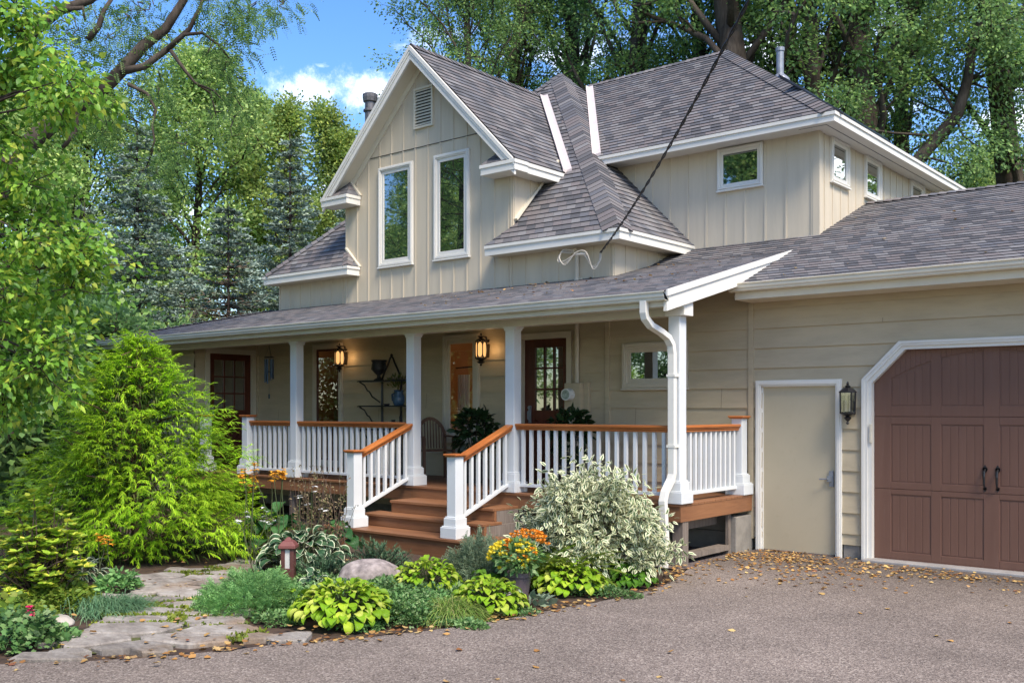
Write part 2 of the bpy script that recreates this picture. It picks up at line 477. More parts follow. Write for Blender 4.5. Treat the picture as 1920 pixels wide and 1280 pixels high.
M['room'] = paint('warm_room_wall', (.36,.20,.09), .8, .15, 1.0)
M['curtain'] = paint('white_curtain', (.72,.74,.80), .8, .1, 6, .2, 20, (8,8,.3))
M['lamp_glass'] = glow('lit_lantern_glass', (1.0,.50,.17), .6)
M['bulb'] = glow('lit_bulb', (1.0,.72,.38), 9.0)
M['clear'] = glass('lantern_glass', refl=.10, clear=.75)
M['vflash'] = paint('pinkish_white_metal', (.62,.54,.51), .5, .06, 3, dirt=((.40,.33,.30), 8, .4))
M['cream_g'] = paint('gutter_paint', (.60,.58,.50), .4, .06, 2.0, dirt=((.42,.44,.33), 3, .35))
M['panel'] = paint('solar_panel', (.015,.017,.022), .3, .05, 2, spec=.6)
M['siding_t'] = paint('tan_casing', (.56,.50,.39), .5, .05, 2)
M['slab'] = paint('beige_door_paint', (.46,.40,.28), .45, .04, 1.2, dirt=((.34,.28,.18), 9, .3))
M['dial'] = paint('meter_face', (.35,.42,.36), .2, .3, 30)
M['ceiling'] = paint('brown_porch_ceiling', (.13,.105,.07), .6, .1, 3)
M['joint'] = paint('caulk_joint', (.16,.13,.09), .8)

# ================================================================ ground, drive, beds
def sheet(name, pts, z, m, kind='structure', t=0.0):
    mb = MB()
    mb.poly([(x, y, z) for x, y in pts])
    return tag(mb.build(name, m), kind=kind)
gm, N, L, out = nodes('earth_and_grass')
p = N('ShaderNodeBsdfPrincipled', i={'Roughness': .95, 'Specular IOR Level': .1}); t = N('ShaderNodeTexCoord')
n1 = N('ShaderNodeTexNoise', i={'Scale': .35, 'Detail': 8, 'Roughness': .7}); n2 = N('ShaderNodeTexNoise', i={'Scale': 22, 'Detail': 6, 'Roughness': .7})
L(t.outputs['Object'], n1.inputs['Vector']); L(t.outputs['Object'], n2.inputs['Vector'])
r1 = ramp(N, ((.40, (.045,.035,.022)), (.56, (.05,.075,.02)))); L(n1.outputs['Fac'], r1.inputs['Fac'])
hv = N('ShaderNodeHueSaturation'); mr = N('ShaderNodeMapRange', i={'From Min': .3, 'From Max': .7, 'To Min': .5, 'To Max': 1.5})
L(n2.outputs['Fac'], mr.inputs['Value']); L(mr.outputs['Result'], hv.inputs['Value']); L(r1.outputs['Color'], hv.inputs['Color']); L(hv.outputs['Color'], p.inputs['Base Color'])
b = N('ShaderNodeBump', i={'Strength': .8, 'Distance': .03}); L(n2.outputs['Fac'], b.inputs['Height']); L(b.outputs['Normal'], p.inputs['Normal'])
L(p.outputs['BSDF'], out.inputs['Surface'])
sheet('ground', [(-600,-600),(600,-600),(600,600),(-600,600)], -.09, gm)

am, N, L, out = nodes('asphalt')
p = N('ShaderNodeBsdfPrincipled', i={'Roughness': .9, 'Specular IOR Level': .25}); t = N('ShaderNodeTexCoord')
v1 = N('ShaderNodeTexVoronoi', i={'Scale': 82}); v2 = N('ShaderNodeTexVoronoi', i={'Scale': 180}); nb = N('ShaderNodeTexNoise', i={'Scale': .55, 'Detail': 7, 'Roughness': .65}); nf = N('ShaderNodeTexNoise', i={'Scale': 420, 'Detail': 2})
for n in (v1, v2, nb, nf): L(t.outputs['Object'], n.inputs['Vector'])
bw = N('ShaderNodeSeparateColor'); L(v1.outputs['Color'], bw.inputs['Color'])
bw2 = N('ShaderNodeSeparateColor'); L(v2.outputs['Color'], bw2.inputs['Color'])
r1 = ramp(N, ((0.0, (0.067,0.053,0.045)), (.30, (0.154,0.118,0.097)), (.62, (0.258,0.200,0.162)), (.85, (0.330,0.265,0.214)), (.97, (0.484,0.410,0.339)))); L(bw.outputs['Red'], r1.inputs['Fac'])
r2 = ramp(N, ((0.0, (0.041,0.032,0.027)), (.5, (0.216,0.167,0.135)), (.95, (0.412,0.335,0.270)))); L(bw2.outputs['Green'], r2.inputs['Fac'])
mx = N('ShaderNodeMix', data_type='RGBA', i={'Factor': .45}); L(r1.outputs['Color'], mx.inputs['A']); L(r2.outputs['Color'], mx.inputs['B'])
hv = N('ShaderNodeHueSaturation', i={'Saturation': .92}); mr = N('ShaderNodeMapRange', i={'From Min': .3, 'From Max': .7, 'To Min': .62, 'To Max': 1.08}); L(nb.outputs['Fac'], mr.inputs['Value'])
# the asphalt gets darker in a strip along the buildings
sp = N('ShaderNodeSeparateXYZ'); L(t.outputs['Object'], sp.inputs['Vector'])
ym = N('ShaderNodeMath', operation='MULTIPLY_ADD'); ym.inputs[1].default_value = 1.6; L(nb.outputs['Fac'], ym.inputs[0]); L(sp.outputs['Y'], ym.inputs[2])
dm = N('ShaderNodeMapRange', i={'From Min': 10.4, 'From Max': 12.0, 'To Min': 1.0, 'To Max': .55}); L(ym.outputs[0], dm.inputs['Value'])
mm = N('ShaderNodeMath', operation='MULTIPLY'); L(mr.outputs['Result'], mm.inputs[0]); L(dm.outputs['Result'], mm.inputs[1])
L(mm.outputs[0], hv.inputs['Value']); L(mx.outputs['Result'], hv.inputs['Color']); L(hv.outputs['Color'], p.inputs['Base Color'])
b = N('ShaderNodeBump', i={'Strength': .7, 'Distance': .006}); L(v1.outputs['Distance'], b.inputs['Height']); L(b.outputs['Normal'], p.inputs['Normal'])
L(p.outputs['BSDF'], out.inputs['Surface'])
EDGE = [(-14,-4.5),(-9.4,.6),(-7.6,2.55),(-6.95,3.25),(-6.5,3.8),(-6.22,4.45),(-5.95,4.98),(-5.66,5.45),(-5.47,6.1),(-5.36,6.7),(-5.25,7.4),(-5.16,8.1),(-5.2,8.75),(-5.4,9.35),(-5.6,9.8),(-5.66,11.64)]
def smooth(pts, k=3):
    for _ in range(k):
        q = [pts[0]]
        for a, b_ in zip(pts[:-1], pts[1:]):
            q += [(a[0]*.75+b_[0]*.25, a[1]*.75+b_[1]*.25), (a[0]*.25+b_[0]*.75, a[1]*.25+b_[1]*.75)]
        pts = q + [pts[-1]]
    return pts
E2 = smooth(EDGE, 2)
E2 = [(x+RNG.normal(0,.012), y+RNG.normal(0,.012)) for x, y in E2]
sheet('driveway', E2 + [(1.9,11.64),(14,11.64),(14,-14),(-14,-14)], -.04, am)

mulch = paint('bark_mulch', (.075,.045,.028), .95, .3, 9, 1.0, 34, c2=(.022,.014,.010))
sheet('garden_bed', [(x-.05, y+.02) for x, y in E2[:-8]] + [(-5.75,10.2),(-5.75,11.6),(-16.2,11.6),(-16.2,3.0),(-15,-4)], -.065, mulch)
gravel = paint('dark_gravel', (.16,.13,.12), .95, .4, 40, 1.0, 60, c2=(.05,.035,.035))
sheet('gravel_strip', [(-5.62,9.7),(-5.62,11.63),(-14,11.63),(-14,9.9)], -.055, gravel)
mb = MB(); mb.box(-4.25,-1.5,11.5,11.72,-.09,-.012)
tag(mb.build('garage_threshold', M['concrete'], bevel=.01), kind='structure')

# ---------------------------------------------------------------- flagstone path
sm, N, L, out = nodes('flagstone')
p = N('ShaderNodeBsdfPrincipled', i={'Roughness': .85, 'Specular IOR Level': .25}); t = N('ShaderNodeTexCoord'); g = N('ShaderNodeNewGeometry')
n1 = N('ShaderNodeTexNoise', i={'Scale': 2.4, 'Detail': 8, 'Roughness': .7}); n2 = N('ShaderNodeTexNoise', i={'Scale': 16, 'Detail': 7, 'Roughness': .75}); n3 = N('ShaderNodeTexNoise', i={'Scale': 1.3, 'Detail': 5})
mpn = N('ShaderNodeMapping'); mpn.inputs['Scale'].default_value = (1, 1.8, 1); mpn.inputs['Rotation'].default_value = (0,0,.5)
L(t.outputs['Object'], mpn.inputs['Vector'])
for n in (n1, n2): L(mpn.outputs['Vector'], n.inputs['Vector'])
L(t.outputs['Object'], n3.inputs['Vector'])
r1 = ramp(N, ((.30, (.16,.135,.118)), (.50, (.33,.29,.25)), (.68, (.48,.44,.39)))); L(n1.outputs['Fac'], r1.inputs['Fac'])
r3 = ramp(N, ((.54, 0.0), (.68, .6))); L(n3.outputs['Fac'], r3.inputs['Fac'])
mx = N('ShaderNodeMix', data_type='RGBA'); mx.inputs['B'].default_value = (.27,.16,.075,1); L(r3.outputs['Color'], mx.inputs['Factor']); L(r1.outputs['Color'], mx.inputs['A'])
hv = N('ShaderNodeHueSaturation'); ad = N('ShaderNodeMath', operation='MULTIPLY_ADD'); ad.inputs[1].default_value = .9; ad.inputs[2].default_value = .38
mr = N('ShaderNodeMapRange', i={'To Min': -.15, 'To Max': .2}); L(g.outputs['Random Per Island'], mr.inputs['Value']); a2 = N('ShaderNodeMath', operation='ADD')
L(n2.outputs['Fac'], ad.inputs[0]); L(ad.outputs[0], a2.inputs[0]); L(mr.outputs['Result'], a2.inputs[1]); L(a2.outputs[0], hv.inputs['Value']); L(mx.outputs['Result'], hv.inputs['Color']); L(hv.outputs['Color'], p.inputs['Base Color'])
b = N('ShaderNodeBump', i={'Strength': .8, 'Distance': .02}); L(n2.outputs['Fac'], b.inputs['Height']); L(b.outputs['Normal'], p.inputs['Normal'])
L(p.outputs['BSDF'], out.inputs['Surface'])
PATH_L = [G(*q)[:2] for q in ((70,1232),(120,1205),(175,1165),(232,1120),(262,1080),(330,1070),(420,1058),(470,1040),(500,1025))]
PATH_R = [G(*q)[:2] for q in ((610,1186),(520,1192),(470,1170),(440,1120),(430,1080),(500,1052),(560,1040),(600,1022),(640,1010))]
MID = [(a + b_)/2 for a, b_ in zip(PATH_L, PATH_R)]
def in_poly(p, poly):
    c = False; j = len(poly)-1
    for i in range(len(poly)):
        a, b_ = poly[i], poly[j]
        if (a[1] > p[1]) != (b_[1] > p[1]) and p[0] < (b_[0]-a[0])*(p[1]-a[1])/(b_[1]-a[1])+a[0]: c = not c
        j = i
    return c
PPOLY = [tuple(q) for q in PATH_L] + [tuple(q) for q in PATH_R[::-1]]
def clip2(poly, n, c):
    """keep n.p <= c"""
    o = []
    for i in range(len(poly)):
        a, b_ = poly[i], poly[(i+1) % len(poly)]
        da, db = n[0]*a[0]+n[1]*a[1]-c, n[0]*b_[0]+n[1]*b_[1]-c
        if da <= 0: o.append(a)
        if (da < 0) != (db < 0) and abs(da-db) > 1e-12:
            s = da/(da-db); o.append((a[0]+(b_[0]-a[0])*s, a[1]+(b_[1]-a[1])*s))
    return o
mb = MB(); sites = []; tsites = []
rs = random.Random(5)
def to_uv(p): return ((p[0]*RTV[0]+p[1]*RTV[1])*.62, (p[0]*AXV[0]+p[1]*AXV[1])*1.15)
def to_xy(q): u, v = q[0]/.62, q[1]/1.15; return (RTV[0]*u+AXV[0]*v, RTV[1]*u+AXV[1]*v)
for _ in range(6000):
    q = (rs.uniform(-10.8,-5.6), rs.uniform(3.0,8.4)); t = to_uv(q)
    if in_poly(q, PPOLY) and all((t[0]-s[0])**2+(t[1]-s[1])**2 > .105 for s in tsites): sites.append(q); tsites.append(t)
for i, s in enumerate(sites):
    ts = tsites[i]; cell = [(ts[0]-.6,ts[1]-.6),(ts[0]+.6,ts[1]-.6),(ts[0]+.6,ts[1]+.6),(ts[0]-.6,ts[1]+.6)]
    for j, o in enumerate(tsites):
        if j == i: continue
        n = (o[0]-ts[0], o[1]-ts[1]); l = math.hypot(*n); n = (n[0]/l, n[1]/l)
        cell = clip2(cell, n, n[0]*(ts[0]+o[0])/2+n[1]*(ts[1]+o[1])/2 - rs.uniform(.010,.030))
        if len(cell) < 3: break
    if len(cell) < 3: continue
    cell = [to_xy(q) for q in cell]
    # ragged outline, kept inside the path's border
    q = []
    for a, b_ in zip(cell, cell[1:]+cell[:1]):
        k = max(1, int(math.hypot(b_[0]-a[0], b_[1]-a[1])/.13))
        for u in range(k):
            f = u/k; q.append((a[0]+(b_[0]-a[0])*f, a[1]+(b_[1]-a[1])*f))
    def pull(pt):
        f = 1.0
        while not in_poly((s[0]+(pt[0]-s[0])*f, s[1]+(pt[1]-s[1])*f), PPOLY) and f > .3: f -= .06
        f *= 1 - abs(rs.gauss(0,.018))
        return (s[0]+(pt[0]-s[0])*f, s[1]+(pt[1]-s[1])*f)
    q = [pull(pt) for pt in q]
    zt = -.032 + rs.uniform(-.006,.008); tx, ty = rs.gauss(0,.006), rs.gauss(0,.006)
    top = [(x, y, zt+(x-s[0])*tx+(y-s[1])*ty) for x, y in q]
    inn = [(s[0]+(x-s[0])*.95, s[1]+(y-s[1])*.95, z+.012) for x, y, z in top]
    low = [(x, y, -.08) for x, y in q]; k = len(q)
    mb.add(inn+top+low, [tuple(range(k))]+[(i2, k+i2, k+(i2+1)%k, (i2+1)%k) for i2 in range(k)]+[(k+i2, 2*k+i2, 2*k+(i2+1)%k, k+(i2+1)%k) for i2 in range(k)])
mossm = paint('joint_moss', (.10,.12,.025), .95, .4, 14, 1.0, 50, c2=(.05,.04,.022))
cx_, cy_ = sum(q[0] for q in PPOLY)/len(PPOLY), sum(q[1] for q in PPOLY)/len(PPOLY)
mb.poly([(x+(cx_-x)*.03, y+(cy_-y)*.03, -.052) for x, y in PPOLY], 1)
bm_ = mb.build('path', [sm, mossm], smooth=False)
tag(bm_, kind='structure')

# ================================================================ the house
HOUSE = empty('house', (-9.0, 14.0, -.09), 'tan two storey house with front gable, wraparound shingle roofs, white railed porch and attached garage', 'house')
WY = 11.66                                   # plane of the front wall

def lap(mb, ax, c, a0, a1, z0, z1, holes=(), lip=.022, step=.25):
    """lap siding facing -Y (ax 'y') at Y=c or facing +X (ax 'x') at X=c, boards .25 m, with openings left out"""
    def P(a, o, z): return (a, c-o, z) if ax == 'y' else (c+o, a, z)
    k = math.floor(z0/step)
    while k*step < z1:
        zb, zt = k*step, (k+1)*step; k += 1
        cuts = sorted({max(zb,z0), min(zt,z1)} | {h for H in holes for h in H[2:4] if max(zb,z0) < h < min(zt,z1)})
        for u, w in zip(cuts[:-1], cuts[1:]):
            seg = [(a0, a1)]
            for (h0, h1, hz0, hz1) in holes:
                if hz0 < (u+w)/2 < hz1:
                    seg = [q for s in seg for q in ((s[0], min(s[1],h0)), (max(s[0],h1), s[1])) if q[1]-q[0] > 1e-4]
            pu, pw = lip*(zt-u)/step, lip*(zt-w)/step
            for s in seg:
                mb.quad(P(s[0],pu,u), P(s[1],pu,u), P(s[1],pw,w), P(s[0],pw,w))
                if abs(u-zb) < 1e-6 and s[1]-s[0] > 1.2:
                    xj = s[0]+(s[1]-s[0])*(.15+.7*((k*.618) % 1)); mb.quad(P(xj,pu+.0012,u), P(xj+.005,pu+.0012,u), P(xj+.005,pw+.0012,w), P(xj,pw+.0012,w), 1)
                if abs(u-zb) < 1e-6: mb.quad(P(s[0],0,u), P(s[1],0,u), P(s[1],pu,u), P(s[0],pu,u))
class Wall:
    """maps (along, outward, up) of a wall facing -Y or +X to the world"""
    def __init__(s, ax, c): s.ax, s.c = ax, c
    def P(s, a, o, z): return (a, s.c-o, z) if s.ax == 'y' else (s.c+o, a, z)
    def box(s, mb, a0, a1, o0, o1, z0, z1, mat=0):
        p, q = s.P(a0,o0,z0), s.P(a1,o1,z1)
        mb.box(min(p[0],q[0]), max(p[0],q[0]), min(p[1],q[1]), max(p[1],q[1]), z0, z1, mat)
    def frame(s, mb, a0, a1, z0, z1, w, o0, o1, mat=0, bottom=True, wb=None):
        wb = wb or w
        s.box(mb, a0, a0+w, o0, o1, z0, z1, mat); s.box(mb, a1-w, a1, o0, o1, z0, z1, mat)
        s.box(mb, a0+w, a1-w, o0, o1, z1-w, z1, mat)
        if bottom: s.box(mb, a0+w, a1-w, o0, o1, z0, z0+wb, mat)
FW = Wall('y', WY)

# --- walls
low_holes = [(-5.56,-4.62,-1,2.02), (-9.50,-8.60,.5,2.80), (-11.0,-10.41,1.32,2.84), (-14.28,-13.66,.5,2.82), (-4.21,-1.59,-1,2.05)]
for i in range(10):
    low_holes.append((-4.21+.42*(i+.3)/10, -1.59-.42*(i+.3)/10, 2.05+.045*i, 2.05+.045*(i+1)))
mb = MB()
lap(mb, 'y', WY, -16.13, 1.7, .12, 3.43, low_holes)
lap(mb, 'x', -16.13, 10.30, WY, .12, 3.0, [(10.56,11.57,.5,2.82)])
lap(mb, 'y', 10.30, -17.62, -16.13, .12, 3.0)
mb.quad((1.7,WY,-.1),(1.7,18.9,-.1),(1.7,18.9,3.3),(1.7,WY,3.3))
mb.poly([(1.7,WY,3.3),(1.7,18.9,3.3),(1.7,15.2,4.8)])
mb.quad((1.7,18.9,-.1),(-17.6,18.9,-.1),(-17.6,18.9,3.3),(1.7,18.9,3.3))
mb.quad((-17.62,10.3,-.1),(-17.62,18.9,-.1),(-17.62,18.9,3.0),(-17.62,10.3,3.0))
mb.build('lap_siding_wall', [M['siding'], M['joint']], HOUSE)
for a, b_ in ((-7.94,-7.87), (-5.745,-5.675), (-16.13,-16.05)):
    mb = MB(); FW.box(mb, a, b_, .0, .034, .1, 3.42); mb.build('corner_board', M['siding'], HOUSE)
mb = MB()
mb.box(-16.1,-5.72, WY+.03,WY+.2, -.1,.12); mb.box(-4.53,-4.31, WY+.01,WY+.2,-.1,.12); mb.box(-1.5,1.68, WY+.03,WY+.2,-.1,.12)
mb.box(-5.80,-5.70, 11.2,11.68,-.1,.40)
for x in (-6.1,-6.55,-7.0):
    mb.box(x-.01,x, WY+.018,WY+.03,-.1,.12)
mb.box(-6.62,-5.81, 11.45,11.66,-.1,.18); mb.box(-6.42,-5.81, 11.45,11.66,.188,.40)
mb.build('foundation', M['block'], HOUSE, bevel=.006)

def batten_wall(name, ax, c, outline, bat, top, bottom, skips=(), bw=.030, mat='batten'):
    """sheet with vertical battens: outline [(a, z)...]; top(a), bottom(a) bound each batten; skips = openings"""
    w = Wall(ax, c); mb = MB()
    mb.poly([w.P(a, 0, z) for a, z in outline])
    for a in bat:
        segs = [(bottom(a), top(a))]
        for (h0, h1, z0, z1) in skips:
            if h0-.01 < a < h1+.01:
                segs = [q for s in segs for q in ((s[0], min(s[1], z0)), (max(s[0], z1), s[1])) if q[1]-q[0] > .02]
        for z0, z1 in segs:
            w.box(mb, a-bw/2, a+bw/2, .0, .011, z0, z1)
    return mb.build(name, M[mat], HOUSE)
GX, GZ = -11.57, 7.66                                   # gable ridge
porch_z = lambda y: 3.04 + .256*(y-9.44)
gable_top = lambda a: GZ - .13 - abs(a-GX)
W1, W2 = (-12.63,-11.80,4.16,5.86), (-11.31,-10.53,4.16,5.86)
VENT = (-11.77,-11.33,6.37,7.04)
up_skips = [W1, W2, VENT]
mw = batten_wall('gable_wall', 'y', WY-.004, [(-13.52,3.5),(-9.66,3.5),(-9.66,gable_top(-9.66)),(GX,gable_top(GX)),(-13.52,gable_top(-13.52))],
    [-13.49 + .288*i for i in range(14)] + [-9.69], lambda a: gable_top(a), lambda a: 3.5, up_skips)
mb = MB(); FW.box(mb, -13.2, -9.95, .004, .016, 6.064, 6.072)
mb.build('siding_joint', M['dark_edge'], HOUSE)
batten_wall('upper_front_wall', 'y', WY, [(-15.42,3.4),(-7.81,3.4),(-7.81,4.15),(-15.42,4.15)],
    [-15.40+.30*i for i in range(7)] + [-9.42+.31*i for i in range(5)] + [-7.88,-7.83], lambda a: 4.15, lambda a: 3.4)
batten_wall('upper_side_wall', 'x', -7.81, [(WY,3.4),(13.45,3.4),(13.45,4.15),(WY,4.15)], [WY+.02]+[WY+.30*i for i in range(1,6)], lambda a: 4.15, lambda a: 3.4)
batten_wall('gable_side_wall', 'x', -9.66, [(WY,4.3),(13.2,5.6),(13.2,5.75),(WY,5.6)], [WY+.04, WY+.44], lambda a: 5.5, lambda a: 4.62+(a-WY)*.98)
mb = MB(); mb.quad((-13.52,WY,4.3),(-13.52,13.2,5.6),(-13.52,13.2,5.75),(-13.52,WY,5.6)); mb.quad((-15.42,WY,3.4),(-15.42,19,3.4),(-15.42,19,4.2),(-15.42,WY,4.2)); mb.quad((-15.42,19,3.2),(-7.8,19,3.2),(-7.8,19,4.2),(-15.42,19,4.2))
mb.build('upper_left_wall', M['batten'], HOUSE)
AY, AX = 13.4, -5.55
SW = [(13.79,14.45), (15.10,15.79), (17.22,17.93)]
batten_wall('addition_front_wall', 'y', AY, [(-9.6,3.8),(AX,3.8),(AX,5.66),(-9.6,5.66)], [-8.9+.318*i for i in range(10)]+[AX-.10], lambda a: 5.66, lambda a: 3.8, [(-7.12,-6.37,4.98,5.62)])
batten_wall('addition_side_wall', 'x', AX, [(AY,3.8),(19.2,3.8),(19.2,5.66),(AY,5.66)], [AY+.06]+[AY+.19+.30*i for i in range(19)], lambda a: 5.66, lambda a: 3.8, [(s[0],s[1],4.98,5.64) for s in SW], bw=.03)
mb = MB(); mb.quad((AX,19.2,3.2),(-9.6,19.2,3.2),(-9.6,19.2,5.66),(AX,19.2,5.66)); mb.build('addition_rear_wall', M['batten'], HOUSE)
mb = MB(); mb.box(AX-.085,AX+.016,AY-.016,AY-.001,3.8,5.64); mb.box(AX+.0005,AX+.016,AY-.001,AY+.085,3.8,5.64)
mb.build('addition_corner_board', M['batten'], HOUSE)

# --- roofs in real courses
def clip_v(poly, vk, keep_above):
    o = []
    for i in range(len(poly)):
        a, b_ = poly[i], poly[(i+1) % len(poly)]
        da, db = a[1]-vk, b_[1]-vk
        if not keep_above: da, db = -da, -db
        if da >= -1e-9: o.append(a)
        if (da > 1e-9 and db < -1e-9) or (da < -1e-9 and db > 1e-9):
            s = da/(da-db); o.append((a[0]+(b_[0]-a[0])*s, vk))
    return o
class Roof:
    def __init__(s): s.mb = MB(); s.uv = []
    def slope(s, pts, o, u, up, under=.05, v_off=0.0, lift=.013):
        """pts on the plane; o, u (along the eave), up (up the slope): courses of .145 m with butt edges"""
        o, u, up = Vector(o), Vector(u).normalized(), Vector(up).normalized(); n = u.cross(up).normalized()
        if n.z < 0: n = -n
        P2 = [((Vector(p)-o).dot(u), (Vector(p)-o).dot(up)) for p in pts]
        v0 = min(p[1] for p in P2); v1 = max(p[1] for p in P2); E = .13
        k = math.floor((v0+1e-6)/E)
        while k*E < v1-1e-6:
            a, b_ = k*E, (k+1)*E; k += 1
            q = clip_v(clip_v(P2, a, True), b_, False)
            q = [x for i, x in enumerate(q) if i == 0 or (abs(x[0]-q[i-1][0])+abs(x[1]-q[i-1][1]) > 1e-6)]
            if len(q) < 3: continue
            L3 = [o+u*x+up*y+n*(lift*(b_-y)/E+.001) for x, y in q]
            cr_ = sum((q[i][0]*q[(i+1)%len(q)][1]-q[(i+1)%len(q)][0]*q[i][1]) for i in range(len(q)))
            if (u.cross(up).dot(n) > 0) != (cr_ > 0): L3.reverse(); q = q[::-1]
            s.mb.poly(L3); s.uv += [(x+o.x*1.7, max(a+1e-3, min(b_-1e-3, y))+v_off) for x, y in q]
            for i in range(len(q)):
                c, d = q[i], q[(i+1) % len(q)]
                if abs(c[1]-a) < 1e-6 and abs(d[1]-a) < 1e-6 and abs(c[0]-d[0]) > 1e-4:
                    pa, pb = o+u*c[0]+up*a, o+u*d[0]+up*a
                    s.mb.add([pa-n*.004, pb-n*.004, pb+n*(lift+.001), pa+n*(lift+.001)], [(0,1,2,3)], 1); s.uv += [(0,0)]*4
        # deck under the shingles
        s.mb.poly([Vector(p)-n*.006 for p in pts], 1); s.uv += [(0,0)]*len(pts)
        if under:
            s.mb.poly([Vector(p)-n*under for p in pts], 2); s.uv += [(0,0)]*len(pts)
        return n
    def caps(s, a, b_, n1, n2, w=.16, e=.13, lift=.018):
        """folded cap tabs laid up a hip or ridge from a to b"""
        a, b_ = Vector(a), Vector(b_); d = (b_-a).normalized(); Ln = (b_-a).length
        sd = []
        for n in (n1, n2):
            n = Vector(n).normalized(); c = n.cross(d).normalized()
            if c.z > 0 or (abs(c.z) < 1e-4): c = c if c.z < 0 else -c
            sd.append((c, n))
        k = 0
        while k*e < Ln:
            p, q = a+d*(k*e), a+d*min(Ln, (k+1)*e+.02); k += 1
            m_ = (sd[0][1]+sd[1][1]).normalized()
            top0, top1 = p+m_*(lift+.012), q+m_*.014
            for j, (c, n) in enumerate(sd):
                f = [top0, top1, q+c*w+n*.014, p+c*w+n*(lift+.01)]
                if ((f[1]-f[0]).cross(f[2]-f[0])).dot(n) < 0: f.reverse()
                s.mb.poly(f); s.uv += [(k*.213+j*.05+.02, k*.13+.06)]*4
                s.mb.poly([p+m_*.006, top0, p+c*w+n*(lift+.01), p+c*w+n*.004], 1); s.uv += [(0,0)]*4
        return s
    def build(s, name, under='white'):
        return s.mb.build(name, [M['shingle'], M['dark_edge'], M[under]], HOUSE, uvs=s.uv)

EZ, EY, EX = 4.22, 11.36, -7.52                        # pyramid roof of the old block: eave height, front eave, right eave
PK = (-11.51, 15.35, 8.21)
S2 = 1/math.sqrt(2)
r = Roof()
nF = r.slope([(-9.97,EY,EZ),(EX,EY,EZ),PK,(GX,14.8,7.66),(-9.40,12.6,5.46),(-9.67,12.6,5.46),(-9.67,WY+.01,EZ+.31)], (-11.5,EY,EZ), (1,0,0), (0,1,1))
r.slope([(-15.5,EY,EZ),(-13.13,EY,EZ),(-13.44,WY+.01,EZ+.31),(-13.51,WY+.01,EZ+.31),(-13.51,12.6,5.46),(-13.75,12.6,5.46),(GX,14.8,7.66),PK], (-11.5,EY,EZ), (1,0,0), (0,1,1))
nR = r.slope([(EX,EY,EZ),(EX,19.34,EZ),PK], (EX,15,EZ), (0,1,0), (-1,0,1))
nL = r.slope([(-15.5,EY,EZ),(-15.5,19.34,EZ),PK], (-15.5,15,EZ), (0,1,0), (1,0,1))
r.slope([(-15.5,19.34,EZ),(EX,19.34,EZ),PK], (-11.5,19.34,EZ), (1,0,0), (0,-1,1))
r.slope([(-13.13,EY,EZ),(-13.13,WY,EZ),(-13.44,WY,EZ+.31)], (-13.13,EY,EZ), (0,1,0), (-1,0,1))
r.slope([(-9.97,EY,EZ),(-9.97,WY,EZ),(-9.66,WY,EZ+.31)], (-9.97,EY,EZ), (0,1,0), (1,0,1))
r.caps((EX-.05,EY+.05,EZ+.05), PK, nF, nR, w=.24, lift=.012)
r.caps((-15.47,EY+.03,EZ+.03), PK, nF, nL, w=.16)
r.caps((-13.15,EY+.02,EZ+.02), (-13.44,WY,EZ+.31), nF, nR, w=.09, lift=.010)
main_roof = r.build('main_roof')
r = Roof()
gR = r.slope([(GX,EY,GZ),(-9.37,EY,5.46),(-9.37,12.62,5.46),(GX,14.82,GZ)], (-9.37,12,5.46), (0,1,0), (-1,0,1))
gL = r.slope([(GX,EY,GZ),(-13.77,EY,5.46),(-13.77,12.62,5.46),(GX,14.82,GZ)], (-13.77,12,5.46), (0,1,0), (1,0,1))
r.caps((GX,EY,GZ), (GX,14.85,GZ), gR, gL, w=.13)
for x0, x1, xc, sgn in ((-10.03,-9.35,-9.66,1), (-13.79,-13.11,-13.52,-1)):      # small return roofs at the gable's feet
    z = 5.45
    a, b_ = (x0, x1) if sgn > 0 else (x1, x0)
    r.slope([(a,EY-.03,z),(b_-sgn*.02,EY-.03,z),(a+sgn*.27,WY,z+.33)], (xc,EY-.03,z), (1,0,0), (0,1,1), under=0, lift=.006)
    r.slope([(a,EY-.03,z),(a,WY,z),(a+sgn*.27,WY,z+.33)], (a,EY,z), (0,1,0), (sgn,0,1.2), under=0, lift=.006)
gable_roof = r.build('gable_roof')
AE, AZ, AXE = 13.0, 5.74, -5.17                        # addition: front eave, its height, right eave
AP = (-8.47, 16.3, 8.215)
r = Roof()
aF = r.slope([(-9.06,AE,AZ),(AXE,AE,AZ),AP,(-11.6,16.3,8.215)], (-8,AE,AZ), (1,0,0), (0,1,.75))
aR = r.slope([(AXE,AE,AZ),(AXE,19.6,AZ),AP], (AXE,16,AZ), (0,1,0), (-1,0,.75))
r.slope([(AXE,19.6,AZ),(-11.6,19.6,AZ),(-11.6,16.3,8.215),AP], (-8,19.6,AZ), (1,0,0), (0,-1,.75))
r.caps((AXE-.04,AE+.04,AZ+.03), AP, aF, aR, w=.17)
r.caps((-11.5,16.3,8.215), AP, aF, (0,.6,.8), w=.13)
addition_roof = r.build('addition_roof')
r = Roof()
PY0, PX1 = 9.38, -5.62
pz = porch_z
r.slope([(-17.95,PY0,pz(PY0)),(PX1,PY0,pz(PY0)),(PX1,12.60,pz(12.60)),(-7.79,12.60,pz(12.60)),(-7.79,WY+.02,pz(WY+.02)),(-15.66,WY+.02,pz(WY+.02))], (-10,PY0,pz(PY0)), (1,0,0), (0,1,.256), under=0, lift=.0035)
pL = r.slope([(-17.95,PY0,pz(PY0)),(-15.66,WY+.02,pz(WY+.02)),(-15.66,18.9,pz(WY+.02)),(-17.95,18.9,pz(PY0))], (-17.95,14,pz(PY0)), (0,1,0), (1,0,.256), under=0)
